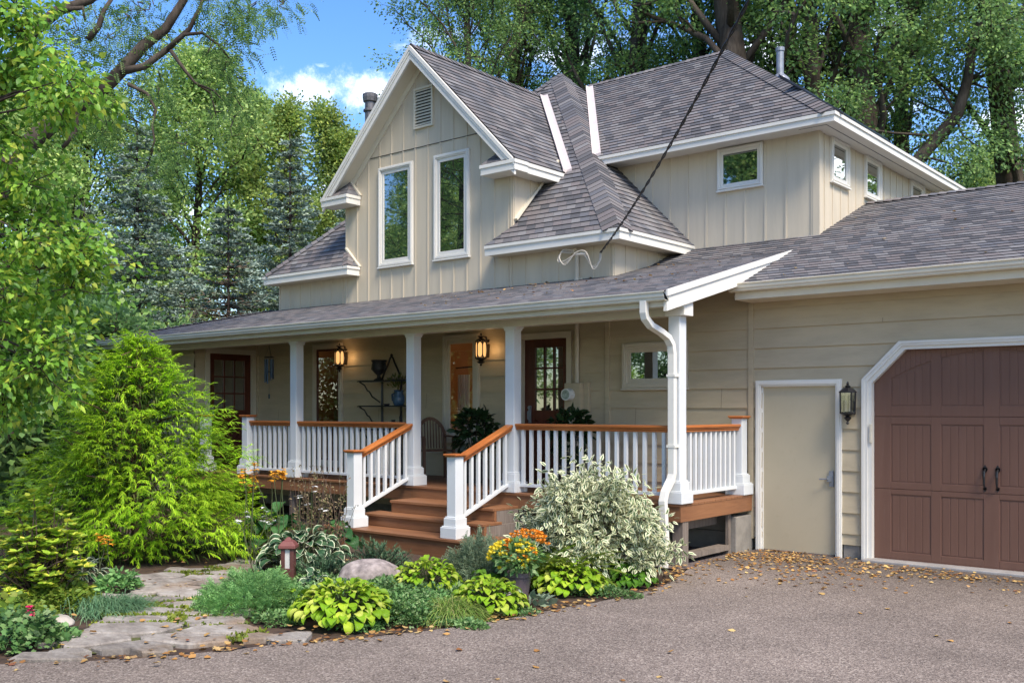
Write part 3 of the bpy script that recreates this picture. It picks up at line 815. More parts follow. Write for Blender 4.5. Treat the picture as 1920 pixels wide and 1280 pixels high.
r.caps((-17.95,PY0,pz(PY0)), (-15.66,WY+.02,pz(WY+.02)), (0,-.25,1), pL, w=.14)
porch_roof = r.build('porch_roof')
gz = lambda y: 3.29 + .4*(y-11.2)
r = Roof()
r.slope([(-5.70,11.13,gz(11.13)),(2.1,11.13,gz(11.13)),(2.1,15.2,gz(15.2)),(-5.56,15.2,gz(15.2)),(-5.56,13.41,gz(13.41)),(-7.79,13.41,gz(13.41)),(-7.79,12.60,gz(12.60)),(-5.70,12.60,gz(12.60))], (-3,11.13,gz(11.13)), (1,0,0), (0,1,.4), under=0, lift=.009)
r.slope([(-5.56,15.2,gz(15.2)),(2.1,15.2,gz(15.2)),(2.1,19.3,gz(11.1)),(-5.56,19.3,gz(11.1))], (-3,19.3,gz(11.1)), (1,0,0), (0,-1,.4), under=0)
r.caps((-5.5,15.2,gz(15.2)), (2.1,15.2,gz(15.2)), (0,-.4,1), (0,.4,1), w=.13)
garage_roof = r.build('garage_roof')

# --- trim of the roofs: fascia, soffit, rakes
def fascia(parent, a, b_, z1, h, out, name='fascia', mat='white', crown=.05, ext=(0,0), cut=0.0):
    """board from a to b (plan) below z1, with a crown strip standing proud; out = outward plan direction"""
    mb = MB(); o = Vector((out[0], out[1], 0)); a = Vector((a[0],a[1],0)); b_ = Vector((b_[0],b_[1],0)); t_ = (b_-a).normalized()
    def bar(d0, d1, z0, z1_):
        p = [a+o*d0, b_+o*d0, b_+o*d1, a+o*d1]
        mb.hexa([q+Vector((0,0,z0)) for q in p]+[q+Vector((0,0,z1_)) for q in p])
    a0_ = a; a = a+t_*cut; bar(-.03, .0, z1-h, z1-.003); a = a0_-t_*ext[0]; b_ = b_+t_*ext[1]; bar(.0, .018, z1-crown, z1-.004)
    mb.build(name, M[mat], parent)
fascia(main_roof, (-9.97,EY), (EX,EY), EZ, .155, (0,-1), ext=(0,.018))
fascia(main_roof, (-15.5,EY), (-13.13,EY), EZ, .155, (0,-1), ext=(.018,.018))
fascia(main_roof, (EX,EY), (EX,13.45), EZ, .155, (1,0), cut=.0305)
fascia(main_roof, (-13.13,EY), (-13.13,WY-.02), EZ, .155, (1,0), cut=.0305)
fascia(main_roof, (-15.5,EY), (-15.5,19.3), EZ, .155, (-1,0), cut=.0305)
fascia(addition_roof, (-9.05,AE), (AXE,AE), AZ, .135, (0,-1), ext=(0,.018))
fascia(addition_roof, (AXE,AE), (AXE,19.6), AZ, .135, (1,0), cut=.0305)
mb = MB(); mb.box(-15.48,-13.14,EY+.002,WY,EZ-.145,EZ-.135); mb.box(-15.48,-15.42,WY,19.2,EZ-.145,EZ-.135); mb.build('soffit', M['cream'], main_roof)
mb = MB(); mb.box(-9.96,EX-.02,EY+.002,WY,EZ-.145,EZ-.135); mb.box(-7.81,EX-.02,WY,13.4,EZ-.145,EZ-.135)
mb.build('soffit', M['cream'], main_roof)
mb = MB(); mb.box(-9.3,AXE-.03,AE+.002,AY,AZ-.115,AZ-.105); mb.box(AX,AXE-.03,AY,19.5,AZ-.115,AZ-.105)
mb.build('soffit', M['white'], addition_roof)
mb = MB(); mb.box(AX-.2,AXE-.18,AE+.18,AE+.19,AZ-.118,AZ-.1145); mb.box(AXE-.19,AXE-.18,AE+.19,19.5,AZ-.118,AZ-.1145)
mb.build('soffit_vent', M['dark_edge'], addition_roof)
# gable rakes: two stepped boards under each slope, soffit behind, and the boxed returns
for sgn, xe in ((1,-9.37), (-1,-13.77)):
    mb = MB()
    def rk(y0, y1, d0, d1, ext):
        top, bot = (GX, GZ-d0*1.414), (xe+sgn*ext, 5.46-ext-d0*1.414)
        top2, bot2 = (GX, GZ-d1*1.414), (xe+sgn*ext, 5.46-ext-d1*1.414)
        f = [(top[0],y0,top[1]),(bot[0],y0,bot[1]),(bot2[0],y0,bot2[1]),(top2[0],y0,top2[1])]
        mb.hexa([(x,y,z) for x,y,z in f]+[(x,y1,z) for x,y,z in f])
    rk(EY-.02, EY+.02, .012, .17, 0); rk(EY-.042, EY-.02, .012, .065, .01); rk(EY-.032, EY-.02, .065, .10, .005)
    mb.build('rake_board', M['white'], gable_roof)
    mb = MB(); rk(EY+.02, WY-.002, .11, .12, -.1); rk(WY-.03, WY-.006, .12, .21, -.28)
    mb.build('soffit', M['cream'], gable_roof)
    x0, x1 = (-10.03,-9.35) if sgn > 0 else (-13.79,-13.11)
    mb = MB(); mb.box(x0,x1,EY-.03,WY-.015,5.29,5.44); mb.box(x0-.015,x1+.015,EY-.045,WY-.02,5.39,5.446)
    mb.build('eave_return', M['white'], gable_roof, bevel=.004)
mb = MB(); mb.box(-9.40,-9.37,WY,12.66,5.29,5.44); mb.box(-9.37,-9.352,WY-.01,12.68,5.39,5.446); mb.box(-9.66,-9.40,WY,12.6,5.30,5.31)
mb.build('fascia', M['white'], gable_roof)
# pale trim where lower slopes die into the walls
mb = MB(); mb.beam((-13.11,WY-.03,EZ+.0),(-13.47,WY-.03,EZ+.36),.03,.05,(0,-1,0)); mb.build('wall_trim', M['cream'], HOUSE)
mb = MB(); mb.beam((-13.09,WY-.03,5.46),(-13.40,WY-.03,5.80),.03,.05,(0,-1,0)); mb.build('wall_trim', M['cream'], HOUSE)
mb = MB(); mb.beam((-9.64,WY+.03,4.63),(-9.64,12.75,5.73),.035,.085,(1,0,0))
mb.build('wall_trim', M['cream'], HOUSE)
def valley(a, b_, dirs, w=.10):
    mb = MB(); a, b_ = Vector(a), Vector(b_)
    ups = (Vector((0,0,.035)))
    for s, nz_ in dirs:
        s = Vector(s).normalized()
        mb.hexa([a-ups, b_-ups, b_+s*w-ups*.2, a+s*w-ups*.2, a+ups*.8, b_+ups*.8, b_+s*w+ups, a+s*w+ups])
    mb.build('valley_flashing', M['vflash'], HOUSE)
valley((-9.35,12.62,5.49), (-11.46,14.73,7.60), (((1,0,0),0), ((0,-1,0),0)))
valley((-9.06,13.0,5.77), (-11.40,16.12,8.10), (((1,0,0),0), ((0,-1,0),0)))

# --- gutters
def gutter(name, a0, a1, y0, z1, mat, parent):
    mb = MB()
    prof = [(0,-.10),(-.075,-.10),(-.105,-.055),(-.105,-.02),(-.12,-.012),(-.12,0),(-.108,0),(-.095,-.02),(-.09,-.09),(-.01,-.09),(-.01,0),(0,0)]
    k = len(prof); vs = [(x, y0+u, z1+w) for x in (a0,a1) for u, w in prof]
    mb.add(vs, [(i, (i+1)%k, k+(i+1)%k, k+i) for i in range(k)] + [(0,1,2,3,4,5,6,7,8,9,10,11)[::-1], tuple(range(k,2*k))])
    return mb.build(name, M[mat], parent)
gutter('gutter', -17.95, PX1+.02, PY0+.05, 3.018, 'cream_g', porch_roof)
gutter('gutter', -5.74, 2.1, 11.17, 3.27, 'cream', garage_roof)
mb = MB(); mb.box(-17.9,PX1-.02,PY0+.052,PY0+.08,2.86,3.0); mb.box(-17.6,PX1-.03,PY0+.08,9.86,2.885,2.90)
mb.build('fascia', M['cream_g'], porch_roof)
mb = MB()          # rake board of the porch roof, running up into the garage roof
def rb(x0, x1, d0, d1, y0):
    q = [(y0,pz(y0)-d0),(12.75,pz(12.75)-d0),(12.75,pz(12.75)-d1),(y0,pz(y0)-d1)]
    mb.hexa([(x0,y,z) for y,z in q]+[(x1,y,z) for y,z in q])
rb(PX1-.03, PX1+.012, .006, .225, 9.40); rb(PX1+.012, PX1+.032, -.012, .06, 9.385)
mb.build('rake_board', M['white'], porch_roof)
mb = MB(); mb.box(-5.70,2.1,11.172,11.2,3.08,3.26); mb.box(-5.70,2.1,11.2,WY-.003,3.08,3.095); mb.box(-5.70,-5.675,11.2,WY-.02,3.095,3.30)
mb.build('fascia', M['cream'], garage_roof)

# --- chimney pipe, vents, solar panel
c = ATH(694,230,24.5); mb = MB()
mb.lathe((c[0],c[1],6.0), [(.13,0),(.13,3.05),(.17,3.08),(.17,3.12),(.13,3.15),(.13,3.3),(.17,3.32),(.19,3.42),(.19,3.5),(.16,3.52)], 14)
mb.build('chimney_pipe', M['pipe'], HOUSE, smooth=False)
rz = lambda x: AZ + .75*(AXE-x)
mb = MB(); mb.lathe((-7.2,15.75,7.1), [(.20,.05),(.15,.20),(.062,.28),(.062,.66),(.075,.66),(.075,.72)], 14)
mb.build('vent_pipe', M['steel'], HOUSE)
def on_aR(x, y, h): return (x - .6*h, y, rz(x) + .8*h)
mb = MB(); x0, x1, y0, y1 = -6.98,-6.5,15.55,16.05
mb.hexa([on_aR(x0,y0,.02),on_aR(x1,y0,.02),on_aR(x1,y1,.02),on_aR(x0,y1,.02),on_aR(x0,y0,.30),on_aR(x1,y0,.30),on_aR(x1,y1,.30),on_aR(x0,y1,.30)])
mb.build('roof_vent', M['iron'], HOUSE, bevel=.01)
mb = MB(); x0, x1, y0, y1 = -6.1,-5.30,13.8,15.75
mb.hexa([on_aR(x0,y0,.08),on_aR(x1,y0,.08),on_aR(x1,y1,.08),on_aR(x0,y1,.08),on_aR(x0,y0,.17),on_aR(x1,y0,.17),on_aR(x1,y1,.17),on_aR(x0,y1,.17)])
for q in ((x0+.1,y0+.1),(x1-.1,y0+.1),(x0+.1,y1-.1),(x1-.1,y1-.1)):
    mb.tube([on_aR(q[0],q[1],0), on_aR(q[0],q[1],.1)], .02, 6)
mb.build('solar_panel', M['panel'], HOUSE, bevel=.008)

# --- gable vent
mb = MB(); g0, g1, gz0, gz1 = VENT
FW.frame(mb, g0, g1, gz0, gz1, .035, .004, .045)
for i in range(12):
    z = gz0+.05+i*(gz1-gz0-.09)/11.5
    a, b_ = FW.P(g0+.03,.010,z+.032), FW.P(g1-.03,.040,z)
    mb.hexa([(a[0],a[1],z+.030),(b_[0],a[1],z+.030),(b_[0],b_[1],z-.004),(a[0],b_[1],z-.004),(a[0],a[1],z+.038),(b_[0],a[1],z+.038),(b_[0],b_[1],z+.004),(a[0],b_[1],z+.004)])
gv = mb.build('gable_vent', M['cream'], HOUSE)
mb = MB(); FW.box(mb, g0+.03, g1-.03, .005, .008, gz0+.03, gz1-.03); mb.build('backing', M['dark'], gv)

# --- windows
def window(w, a0, a1, z0, z1, cw=.06, sw=.05, casing='white', sash='white', pane='glass_up', o=.0, grid=None, label=None):
    """casing and sash as one mesh, the pane its sub-part"""
    mb = MB()
    w.frame(mb, a0, a1, z0, z1, cw, o, o+.040)
    w.frame(mb, a0+.014, a1-.014, z0+.014, z1-.014, cw*.5, o+.040, o+.052)
    w.frame(mb, a0+cw, a1-cw, z0+cw, z1-cw, sw, o+.0, o+.024, 1)
    w.box(mb, a0-.01, a1+.01, o, o+.06, z0-.025, z0)
    if grid:
        n, m_ = grid; i0, i1, j0, j1 = a0+cw+sw, a1-cw-sw, z0+cw+sw, z1-cw-sw
        for i in range(1, n): w.box(mb, i0+(i1-i0)*i/n-.012, i0+(i1-i0)*i/n+.012, o+.004, o+.02, j0, j1, 1)
    f = mb.build('window', [M[casing], M[sash]], HOUSE, bevel=.004)
    mb = MB(); q = cw+sw-.005
    A, B = w.P(a0+q,o+.012,z0+q), w.P(a1-q,o+.012,z0+q); h = z1-z0-2*q
    mb.quad(A, B, (B[0],B[1],B[2]+h), (A[0],A[1],A[2]+h))
    mb.build('pane', M[pane], f)
    if label: f['label'] = label
    return f
GW = Wall('y', WY-.004)
window(GW, *W1[:2], W1[2], W1[3], .07, .055)
window(GW, *W2[:2], W2[2], W2[3], .07, .055)
AFW, ASW = Wall('y', AY), Wall('x', AX)
window(AFW, -7.11,-6.38, 4.99,5.61, .045,.045)
for s in SW: window(ASW, s[0], s[1], 4.99, 5.63, .045, .045)
window(FW, -7.65,-6.62, 2.02,2.65, .085,.05, 'siding_t', 'siding_t', o=.012)
window(FW, -11.10,-10.31, 1.22,2.93, .10,.05, 'siding_t', 'siding_t', 'glass_low', o=.012)
window(FW, -14.38,-13.56, .72,2.92, .10,.04, 'siding_t', 'door_red', 'glass_low', o=.012)
# lit rooms behind the two porch windows
mb = MB()
mb.quad((-12.4,14.2,.6),(-9.9,14.2,.6),(-9.9,14.2,3.1),(-12.4,14.2,3.1)); mb.quad((-12.4,11.8,.6),(-12.4,14.2,.6),(-12.4,14.2,3.1),(-12.4,11.8,3.1)); mb.quad((-9.9,11.8,.6),(-9.9,14.2,.6),(-9.9,14.2,3.1),(-9.9,11.8,3.1))
mb.quad((-12.4,11.8,3.1),(-9.9,11.8,3.1),(-9.9,14.2,3.1),(-12.4,14.2,3.1)); mb.quad((-12.4,11.8,.6),(-9.9,11.8,.6),(-9.9,14.2,.6),(-12.4,14.2,.6))
room = mb.build('front_room', M['room'], HOUSE)
mb = MB()
for i in range(9):
    x = -11.12+.028*i; mb.box(x, x+.018, 12.0+.012*(i%2), 12.03+.012*(i%2), 1.3, 2.30)
mb.build('curtain', M['curtain'], room)
mb = MB(); mb.tube([(-11.3,12.15,2.42),(-10.55,12.15,2.45)], .012, 6); mb.lathe((-10.53,12.15,2.43),[(.01,0),(.03,.02),(.01,.045)],8); mb.box(-10.78,-10.72,12.13,12.17,1.2,2.43)
mb.build('curtain_rod', M['iron'], room)
mb = MB()
mb.quad((-15.6,13.6,.6),(-12.6,13.6,.6),(-12.6,13.6,3.1),(-15.6,13.6,3.1)); mb.quad((-15.6,11.8,.6),(-15.6,13.6,.6),(-15.6,13.6,3.1),(-15.6,11.8,3.1)); mb.quad((-12.6,11.8,.6),(-12.6,13.6,.6),(-12.6,13.6,3.1),(-12.6,11.8,3.1))
mb.quad((-15.6,11.8,3.1),(-12.6,11.8,3.1),(-12.6,13.6,3.1),(-15.6,13.6,3.1)); mb.quad((-15.6,11.8,.6),(-12.6,11.8,.6),(-12.6,13.6,.6),(-15.6,13.6,.6))
hall = mb.build('hall', M['room'], HOUSE)
mb = MB(); W_ = Wall('y', 12.3); W_.frame(mb, -14.55,-13.72,.66,2.60,.11,0,.04,bottom=True,wb=.75); W_.box(mb,-14.15,-14.12,.005,.035,1.41,2.49)
for z in (1.76,2.12): W_.box(mb,-14.44,-13.83,.005,.035,z,z+.03)
mb.build('inner_door', M['door_red'], hall); mb = MB(); mb.quad((-14.44,12.29,1.41),(-13.83,12.29,1.41),(-13.83,12.29,2.49),(-14.44,12.29,2.49)); mb.build('inner_pane', M['glass_up'], hall)
def lamp(name, loc, w, c=(1,.62,.30), r=.05):
    d = bpy.data.lights.new(name, 'POINT'); d.energy = w; d.color = c; d.shadow_soft_size = r
    o = bpy.data.objects.new(name, d); o.location = loc; COL.objects.link(o); return o
lamp('room_lamp', (-10.6,13.2,2.7), 9, (1,.66,.34), .1)
lamp('hall_lamp', (-14.9,12.1,2.8), 2.5, (1,.66,.34), .1)

# --- doors
def panel_door(w, a0, a1, z0, z1, ga, gz_, rec, name='door', handle=None, recess_mat='siding_t'):
    """red-brown door: nine-light upper half, V-board lower half; w = wall, rec = how far it sits back"""
    mb = MB(); o = -rec
    w.box(mb, a0, ga[0], o, o+.045, z0, z1); w.box(mb, ga[1], a1, o, o+.045, z0, z1)
    w.box(mb, ga[0], ga[1], o, o+.045, gz_[1], z1); w.box(mb, ga[0], ga[1], o, o+.040, z0, gz_[0])
    for i in (1,2):
        x = ga[0]+(ga[1]-ga[0])*i/3; w.box(mb, x-.014, x+.014, o+.005, o+.042, *gz_)
        z = gz_[0]+(gz_[1]-gz_[0])*i/3; w.box(mb, ga[0], ga[1], o+.005, o+.040, z-.014, z+.014)
    n = 7                                              # slanting boards of the lower panel
    zl, zh = z0+.22, gz_[0]-.14; am_ = (ga[0]+ga[1])/2; hw = (ga[1]-ga[0])/2
    for i in range(n):
        z = zl + (zh-zl)*i/n
        for s in (-1, 1):
            p0, p1 = w.P(am_, o+.042, z), w.P(am_+s*hw*.96, o+.042, min(zh, z+hw*.9))
            up = (0,-1,0) if w.ax == 'y' else (1,0,0)
            mb.beam(p0, p1, .022, .008, up)
    d = mb.build(name, M['door_red'], HOUSE)
    mb = MB(); A, B = w.P(ga[0],o+.02,gz_[0]), w.P(ga[1],o+.02,gz_[0]); h = gz_[1]-gz_[0]
    mb.quad(A, B, (B[0],B[1],B[2]+h), (A[0],A[1],A[2]+h)); mb.build('pane', M['glass_door'], d)
    if handle:
        mb = MB(); a, z = handle
        w.box(mb, a-.025, a+.025, o+.045, o+.055, z-.10, z+.16); c = w.P(a, o+.07, z+.12)
        mb.tube([w.P(a,o+.05,z+.1), w.P(a,o+.10,z+.07), w.P(a,o+.10,z-.04), w.P(a,o+.05,z-.08)], .011, 6)
        mb.tube([w.P(a,o+.05,z+.13), w.P(a,o+.075,z+.13)], .026, 10)
        mb.build('handle', M['steel'], d)
    mb = MB()                                          # casing and jambs
    w.frame(mb, a0-.09, a1+.09, z0-.0, z1+.09, .09, .005, .04, bottom=False)
    w.box(mb, a0-.02, a0, o, .005, z0, z1); w.box(mb, a1, a1+.02, o, .005, z0, z1); w.box(mb, a0-.02, a1+.02, o, .005, z1, z1+.02)
    mb.build('door_frame', M[recess_mat], d)
    return d
panel_door(FW, -9.46,-8.62, .68,2.78, (-9.27,-8.74), (1.72,2.66), .09, handle=(-9.36,1.63))
WW = Wall('x', -16.13)
panel_door(WW, 10.60,11.53, .68,2.78, (10.72,11.40), (1.72,2.66), .06, handle=(10.67,1.63))
mb = MB(); FW.box(mb, -5.56,-4.62, -.04,-.012, -.02,2.02)
sd = mb.build('side_door', M['slab'], HOUSE)
mb = MB()
FW.frame(mb, -5.645,-4.535, -.05,2.095, .075, .005, .045, bottom=False); FW.frame(mb, -5.63,-4.55, -.05,2.08, .04, .045, .058, bottom=False); FW.frame(mb, -5.585,-4.595, -.05,2.04, .03, -.015, .005, bottom=False)
mb.build('door_frame', M['white'], sd, bevel=.004)
mb = MB(); FW.box(mb, -4.70,-4.645, -.012,.012, .80,.99); FW.box(mb, -4.72,-4.66, .012,.03, .86,.93)
mb.tube([FW.P(-4.70,.02,.895), FW.P(-4.70,.06,.895), FW.P(-4.80,.062,.89)], .009, 6)
mb.build('latch', M['steel'], sd)
mb = MB(); FW.box(mb, -5.54,-4.64, -.05,.015, -.06,-.02); mb.build('sill', M['grey_wood'], sd)

# garage door: three sections of ribbed panels, arched top row
GDW = Wall('y', WY+.07)
mb = MB()
GDW.box(mb, -4.19,-1.61, -.03,-.0115, -.01,2.47)
cols = [(-3.99,-3.54),(-3.43,-2.98),(-2.82,-2.37),(-2.26,-1.81)]
rows = [(.075,.745),(.885,1.56),(1.77,2.33)]
secs = [(-.005,.802),(.808,1.645),(1.651,2.46)]
def arch(a): return 2.385 - .30*((a+2.90)/1.1)**2
for (s0, s1), (r0, r1), ri in zip(secs, rows, range(3)):
    edges = [-4.19] + [e for c_ in cols for e in c_] + [-1.61]
    for i in range(0, len(edges), 2): GDW.box(mb, edges[i], edges[i+1], -.018, .0, s0, s1)
    for c0, c1 in cols:
        GDW.box(mb, c0, c1, -.018, .0, s0, r0)
        if ri < 2: GDW.box(mb, c0, c1, -.018, .0, r1, s1)
        else:
            for k in range(8):
                x0, x1 = c0+(c1-c0)*k/8, c0+(c1-c0)*(k+1)/8
                ha, hb = arch(x0), arch(x1); P_ = GDW.P
                mb.hexa([P_(x0,-.018,ha),P_(x1,-.018,hb),P_(x1,0,hb),P_(x0,0,ha),P_(x0,-.018,s1),P_(x1,-.018,s1),P_(x1,0,s1),P_(x0,0,s1)])
        n = 5
        for k in range(n):
            x0, x1 = c0+.012+(c1-c0-.024)*k/n, c0+.012+(c1-c0-.024)*(k+1)/n
            zt = r1-.012 if ri < 2 else min(arch(x0), arch(x1))-.01
            GDW.box(mb, x0+.003, x1-.003, -.018, -.008, r0+.012, zt)
GDW.box(mb, -4.19,-1.61, -.018,.004, -.03,-.006)
gd = mb.build('garage_door', M['garage'], HOUSE, bevel=.004)
def pull(x):
    mb = MB()
    P_ = lambda o, z: GDW.P(x, o, z)
    GDW.box(mb, x-.022, x+.022, 0, .008, 1.05, 1.09); GDW.box(mb, x-.016, x+.016, 0, .008, .845, .875)
    mb.poly([P_(.008,1.09+.035),GDW.P(x-.03,.008,1.075),GDW.P(x,.008,1.03),GDW.P(x+.03,.008,1.075)]); mb.poly([P_(.008,.82),GDW.P(x+.018,.008,.86),GDW.P(x,.008,.89),GDW.P(x-.018,.008,.86)])
    mb.tube([P_(.005,1.07),P_(.045,1.045),P_(.055,.99),P_(.05,.92),P_(.04,.88),P_(.006,.86)], [.012,.013,.014,.011,.009,.009], 8)
    mb.build('handle', M['iron'], gd)
pull(-2.965); pull(-2.835)
mb = MB()
pts_o = [(-4.29,-.04),(-4.29,2.085),(-3.86,2.515),(-1.94,2.515),(-1.51,2.085),(-1.51,-.04)]
pts_i = [(-4.18,-.04),(-4.18,2.04),(-3.80,2.42),(-2.0,2.42),(-1.62,2.04),(-1.62,-.04)]
pts_m = [(-4.225,-.04),(-4.225,2.06),(-3.825,2.46),(-1.975,2.46),(-1.575,2.06),(-1.575,-.04)]
def band(A, B, o0, o1):
    for i in range(5):
        f = [A[i], A[i+1], B[i+1], B[i]]
        mb.hexa([FW.P(a,o0,z) for a,z in f]+[FW.P(a,o1,z) for a,z in f])
band(pts_o, pts_m, .0, .045); band(pts_m, pts_i, -.06, .022); band([(a*1.0,z) for a,z in pts_o], [(a+.03*(1 if a<-2.9 else -1), z-.03*(z>2.3)-.0) for a,z in pts_o], .045, .056)
mb.build('door_frame', M['white'], gd)
mb = MB(); FW.box(mb, -4.20,-4.17, .022,.05, 1.34,1.56); mb.build('door_sensor', M['cream'], gd, bevel=.004)

# --- electric service: conduit, meter, weatherhead
mb = MB()
mb.tube([(-8.42,WY-.05,2.1),(-8.42,WY-.05,3.98),(-8.42,WY-.09,4.03),(-8.42,WY-.16,3.99)], .032, 10); mb.tube([(-8.42,WY-.05,3.58),(-8.42,WY-.05,3.62)], .042, 10); mb.tube([(-8.42,WY-.05,1.1),(-8.42,WY-.05,1.72)], .03, 10)
mb.box(-8.46,-8.34,WY-.06,WY-.016,3.60,3.625)
mb.build('conduit', M['siding_t'], HOUSE, smooth=False)
mb = MB(); mb.box(-8.56,-8.28,WY-.17,WY-.018,1.72,2.11); mb.box(-8.28,-8.20,WY-.08,WY-.018,1.70,2.13)
mt = mb.build('meter_box', M['siding'], HOUSE, bevel=.008)
mb = MB(); mb.tube([(-8.46,WY-.17,1.945),(-8.46,WY-.27,1.945)], [.092,.085], 20); mb.build('meter', M['meter'], mt)
mb = MB(); mb.tube([(-8.46,WY-.27,1.945),(-8.46,WY-.275,1.945)], [.068,.066], 20); mb.build('meter_dial', M['dial'], mt)

# ================================================================ porch
DZ, DY = .66, 9.84                                      # deck height, its front edge
mb = MB(); y = DY-.02
while y < WY-.02:
    mb.box(-16.1,-5.685, y, min(y+.134, WY-.02), DZ-.03, DZ); y += .139
deck = mb.build('porch_deck', M['deck'], HOUSE, bevel=.003)
mb = MB(); mb.box(-16.1,-10.01,DY,DY+.04,.455,.629); mb.box(-10.007,-8.06,DY,DY+.04,.455,.629); mb.box(-8.057,-5.69,DY,DY+.04,.455,.629)
mb.build('deck_fascia', M['deck'], deck)
mb = MB(); mb.box(-5.73,-5.69,DY+.04,WY-.04,.455,.629); mb.build('deck_fascia', M['deck_y'], deck)
mb = MB(); mb.box(-5.83,-5.70,DY+.06,DY+.19,-.1,.455); mb.build('deck_post', M['grey_wood'], deck)
for x in (-8.1,-10.1,-12.8,-15.6):
    mb = MB(); mb.box(x-.06,x+.06,DY+.08,DY+.20,-.1,.455); mb.build('deck_post', M['grey_wood'], deck)
mb = MB(); mb.box(-5.80,-5.76,11.12,11.18,-.1,.455); mb.box(-5.9,-5.75,10.2,11.12,.0,.06); mb.box(-6.0,-5.96,10.0,11.2,.30,.45)
mb.build('deck_brace', M['grey_wood'], deck)

mb = MB(); mb.box(-16.3,-5.66,9.865,10.025,2.80,3.03); mb.box(-16.3,-5.66,9.85,9.865,2.93,3.02)
mb.build('porch_beam', M['cream_g'], HOUSE, bevel=.004)
mb = MB()
zc = lambda y: pz(y)-.19
mb.hexa([(-16.1,10.03,zc(10.03)-.012),(-5.66,10.03,zc(10.03)-.012),(-5.66,WY-.02,zc(WY)-.012),(-16.1,WY-.02,zc(WY)-.012),(-16.1,10.03,zc(10.03)),(-5.66,10.03,zc(10.03)),(-5.66,WY-.02,zc(WY)),(-16.1,WY-.02,zc(WY))])
mb.build('porch_ceiling', M['ceiling'], HOUSE)

def post(x, y, z0, z1, w=.15, name='porch_post'):
    mb = MB(); h = w/2
    mb.box(x-h,x+h,y-h,y+h,z0,z1)
    p = mb.build(name, M['post'], HOUSE, bevel=.006)
    mb = MB()
    for e, a, b_ in ((.058,0,.135),(.046,.135,.150),(.028,.150,.245),(.016,.245,.262)):
        mb.box(x-h-e,x+h+e,y-h-e,y+h+e,z0+a,z0+b_)
    mb.build('post_base', M['post'], p, bevel=.006)
    return p
PYC = 9.945
for x in (-8.235,-10.07,-12.70):
    p = post(x, PYC, DZ, 2.80)
    mb = MB(); mb.box(x-.085,x+.085,PYC-.085,PYC+.085,2.755,2.802); mb.hexa([(x-.075,PYC-.07,2.755),(x+.075,PYC-.07,2.755),(x+.075,PYC+.07,2.755),(x-.075,PYC+.07,2.755),(x-.125,PYC-.08,2.80),(x+.125,PYC-.08,2.80),(x+.125,PYC+.08,2.80),(x-.125,PYC+.08,2.80)])
    mb.build('post_cap', M['post'], p)
p = post(-5.795, PYC, DZ, 2.80)
mb = MB(); mb.box(-5.90,-5.645,PYC-.10,PYC+.10,2.795,3.03); mb.build('post_cap', M['white'], p, bevel=.004)
def newel(x, y, z0, z1, w=.145):
    p = post(x, y, z0, z1, w, 'newel_post'); h = w/2
    mb = MB(); mb.box(x-h-.035,x+h+.035,y-h-.035,y+h+.035,z1,z1+.022); mb.box(x-h-.022,x+h+.022,y-h-.022,y+h+.022,z1-.014,z1)
    mb.build('newel_cap', M['rail'], p, bevel=.006)
    return p
newel(-13.965, PYC-.02, DZ, 1.62); newel(-15.2, PYC-.02, DZ, 1.62); newel(-5.80, 11.49, DZ, 1.63)
NY = 8.84
newel(-10.07, NY, .17, 1.17); newel(-8.235, NY, .17, 1.17)

BAL = None
def baluster(parent, x, y, z0, z1):
    global BAL
    if BAL is None:
        b = MB(); b.box(-.02,.02,-.02,.02,0,1); me = b.build('baluster', M['post'], None).data
        bpy.data.objects.remove(bpy.data.objects['baluster']); BAL = me
    o = bpy.data.objects.new('baluster', BAL); COL.objects.link(o); o.parent = parent
    o.location = Vector((x,y,z0)) - wloc(parent); o.scale = (1,1,z1-z0)
def railing(x0, x1, y, n, axis='x'):
    """straight run: moulded cedar handrail, white bottom rail, n balusters"""
    mb = MB()
    def bx(u0,u1,v0,v1,z0,z1,mat=0):
        mb.box(u0,u1,v0,v1,z0,z1,mat) if axis == 'x' else mb.box(v0,v1,u0,u1,z0,z1,mat)
    c = y
    bx(x0,x1,c-.062,c+.062,1.515,1.548); bx(x0,x1,c-.05,c+.05,1.497,1.515); bx(x0,x1,c-.036,c+.036,1.468,1.497)
    r = mb.build('porch_railing', [M['rail'] if axis == 'x' else M['rail_y']], HOUSE, bevel=.007)
    mb = MB(); bx(x0,x1,c-.03,c+.03,.735,.775); mb.build('bottom_rail', M['post'], r, bevel=.004)
    for i in range(n):
        u = x0+(x1-x0)*(i+.75)/(n+.5)
        baluster(r, *((u,c) if axis == 'x' else (c,u)), .77, 1.47)
railing(-13.89,-12.775,PYC,8); railing(-12.625,-10.145,PYC,19); railing(-8.16,-5.87,PYC,17)
railing(10.02,11.417,-5.80,11,'y')
for x in (-10.07,-8.235):
    mb = MB(); a, b_ = Vector((x,9.87,1.52)), Vector((x,8.86,1.115)); d = (b_-a).normalized()
    u = Vector((0,-d.z,d.y)); u = u if u.z > 0 else -u
    mb.beam(a, b_, .124, .033); mb.beam(a-u*.025, b_-u*.025, .10, .018); mb.beam(a-u*.048, b_-u*.048, .072, .03)
    r = mb.build('stair_railing', M['rail_y'], HOUSE, bevel=.007)
    mb = MB(); a2, b2 = Vector((x,9.86,.775)), Vector((x,8.90,.395)); mb.beam(a2, b2, .06, .04); mb.build('bottom_rail', M['post'], r, bevel=.004)
    for i in range(7):
        f = (i+.7)/7.4; y = 9.87+(8.91-9.87)*f
        z0 = a2.z+(b2.z-a2.z)*(a2.y-y)/(a2.y-b2.y); z1 = a.z+(b_.z-a.z)*(a.y-y)/(a.y-b_.y)-.05
        baluster(r, x, y, z0, z1)
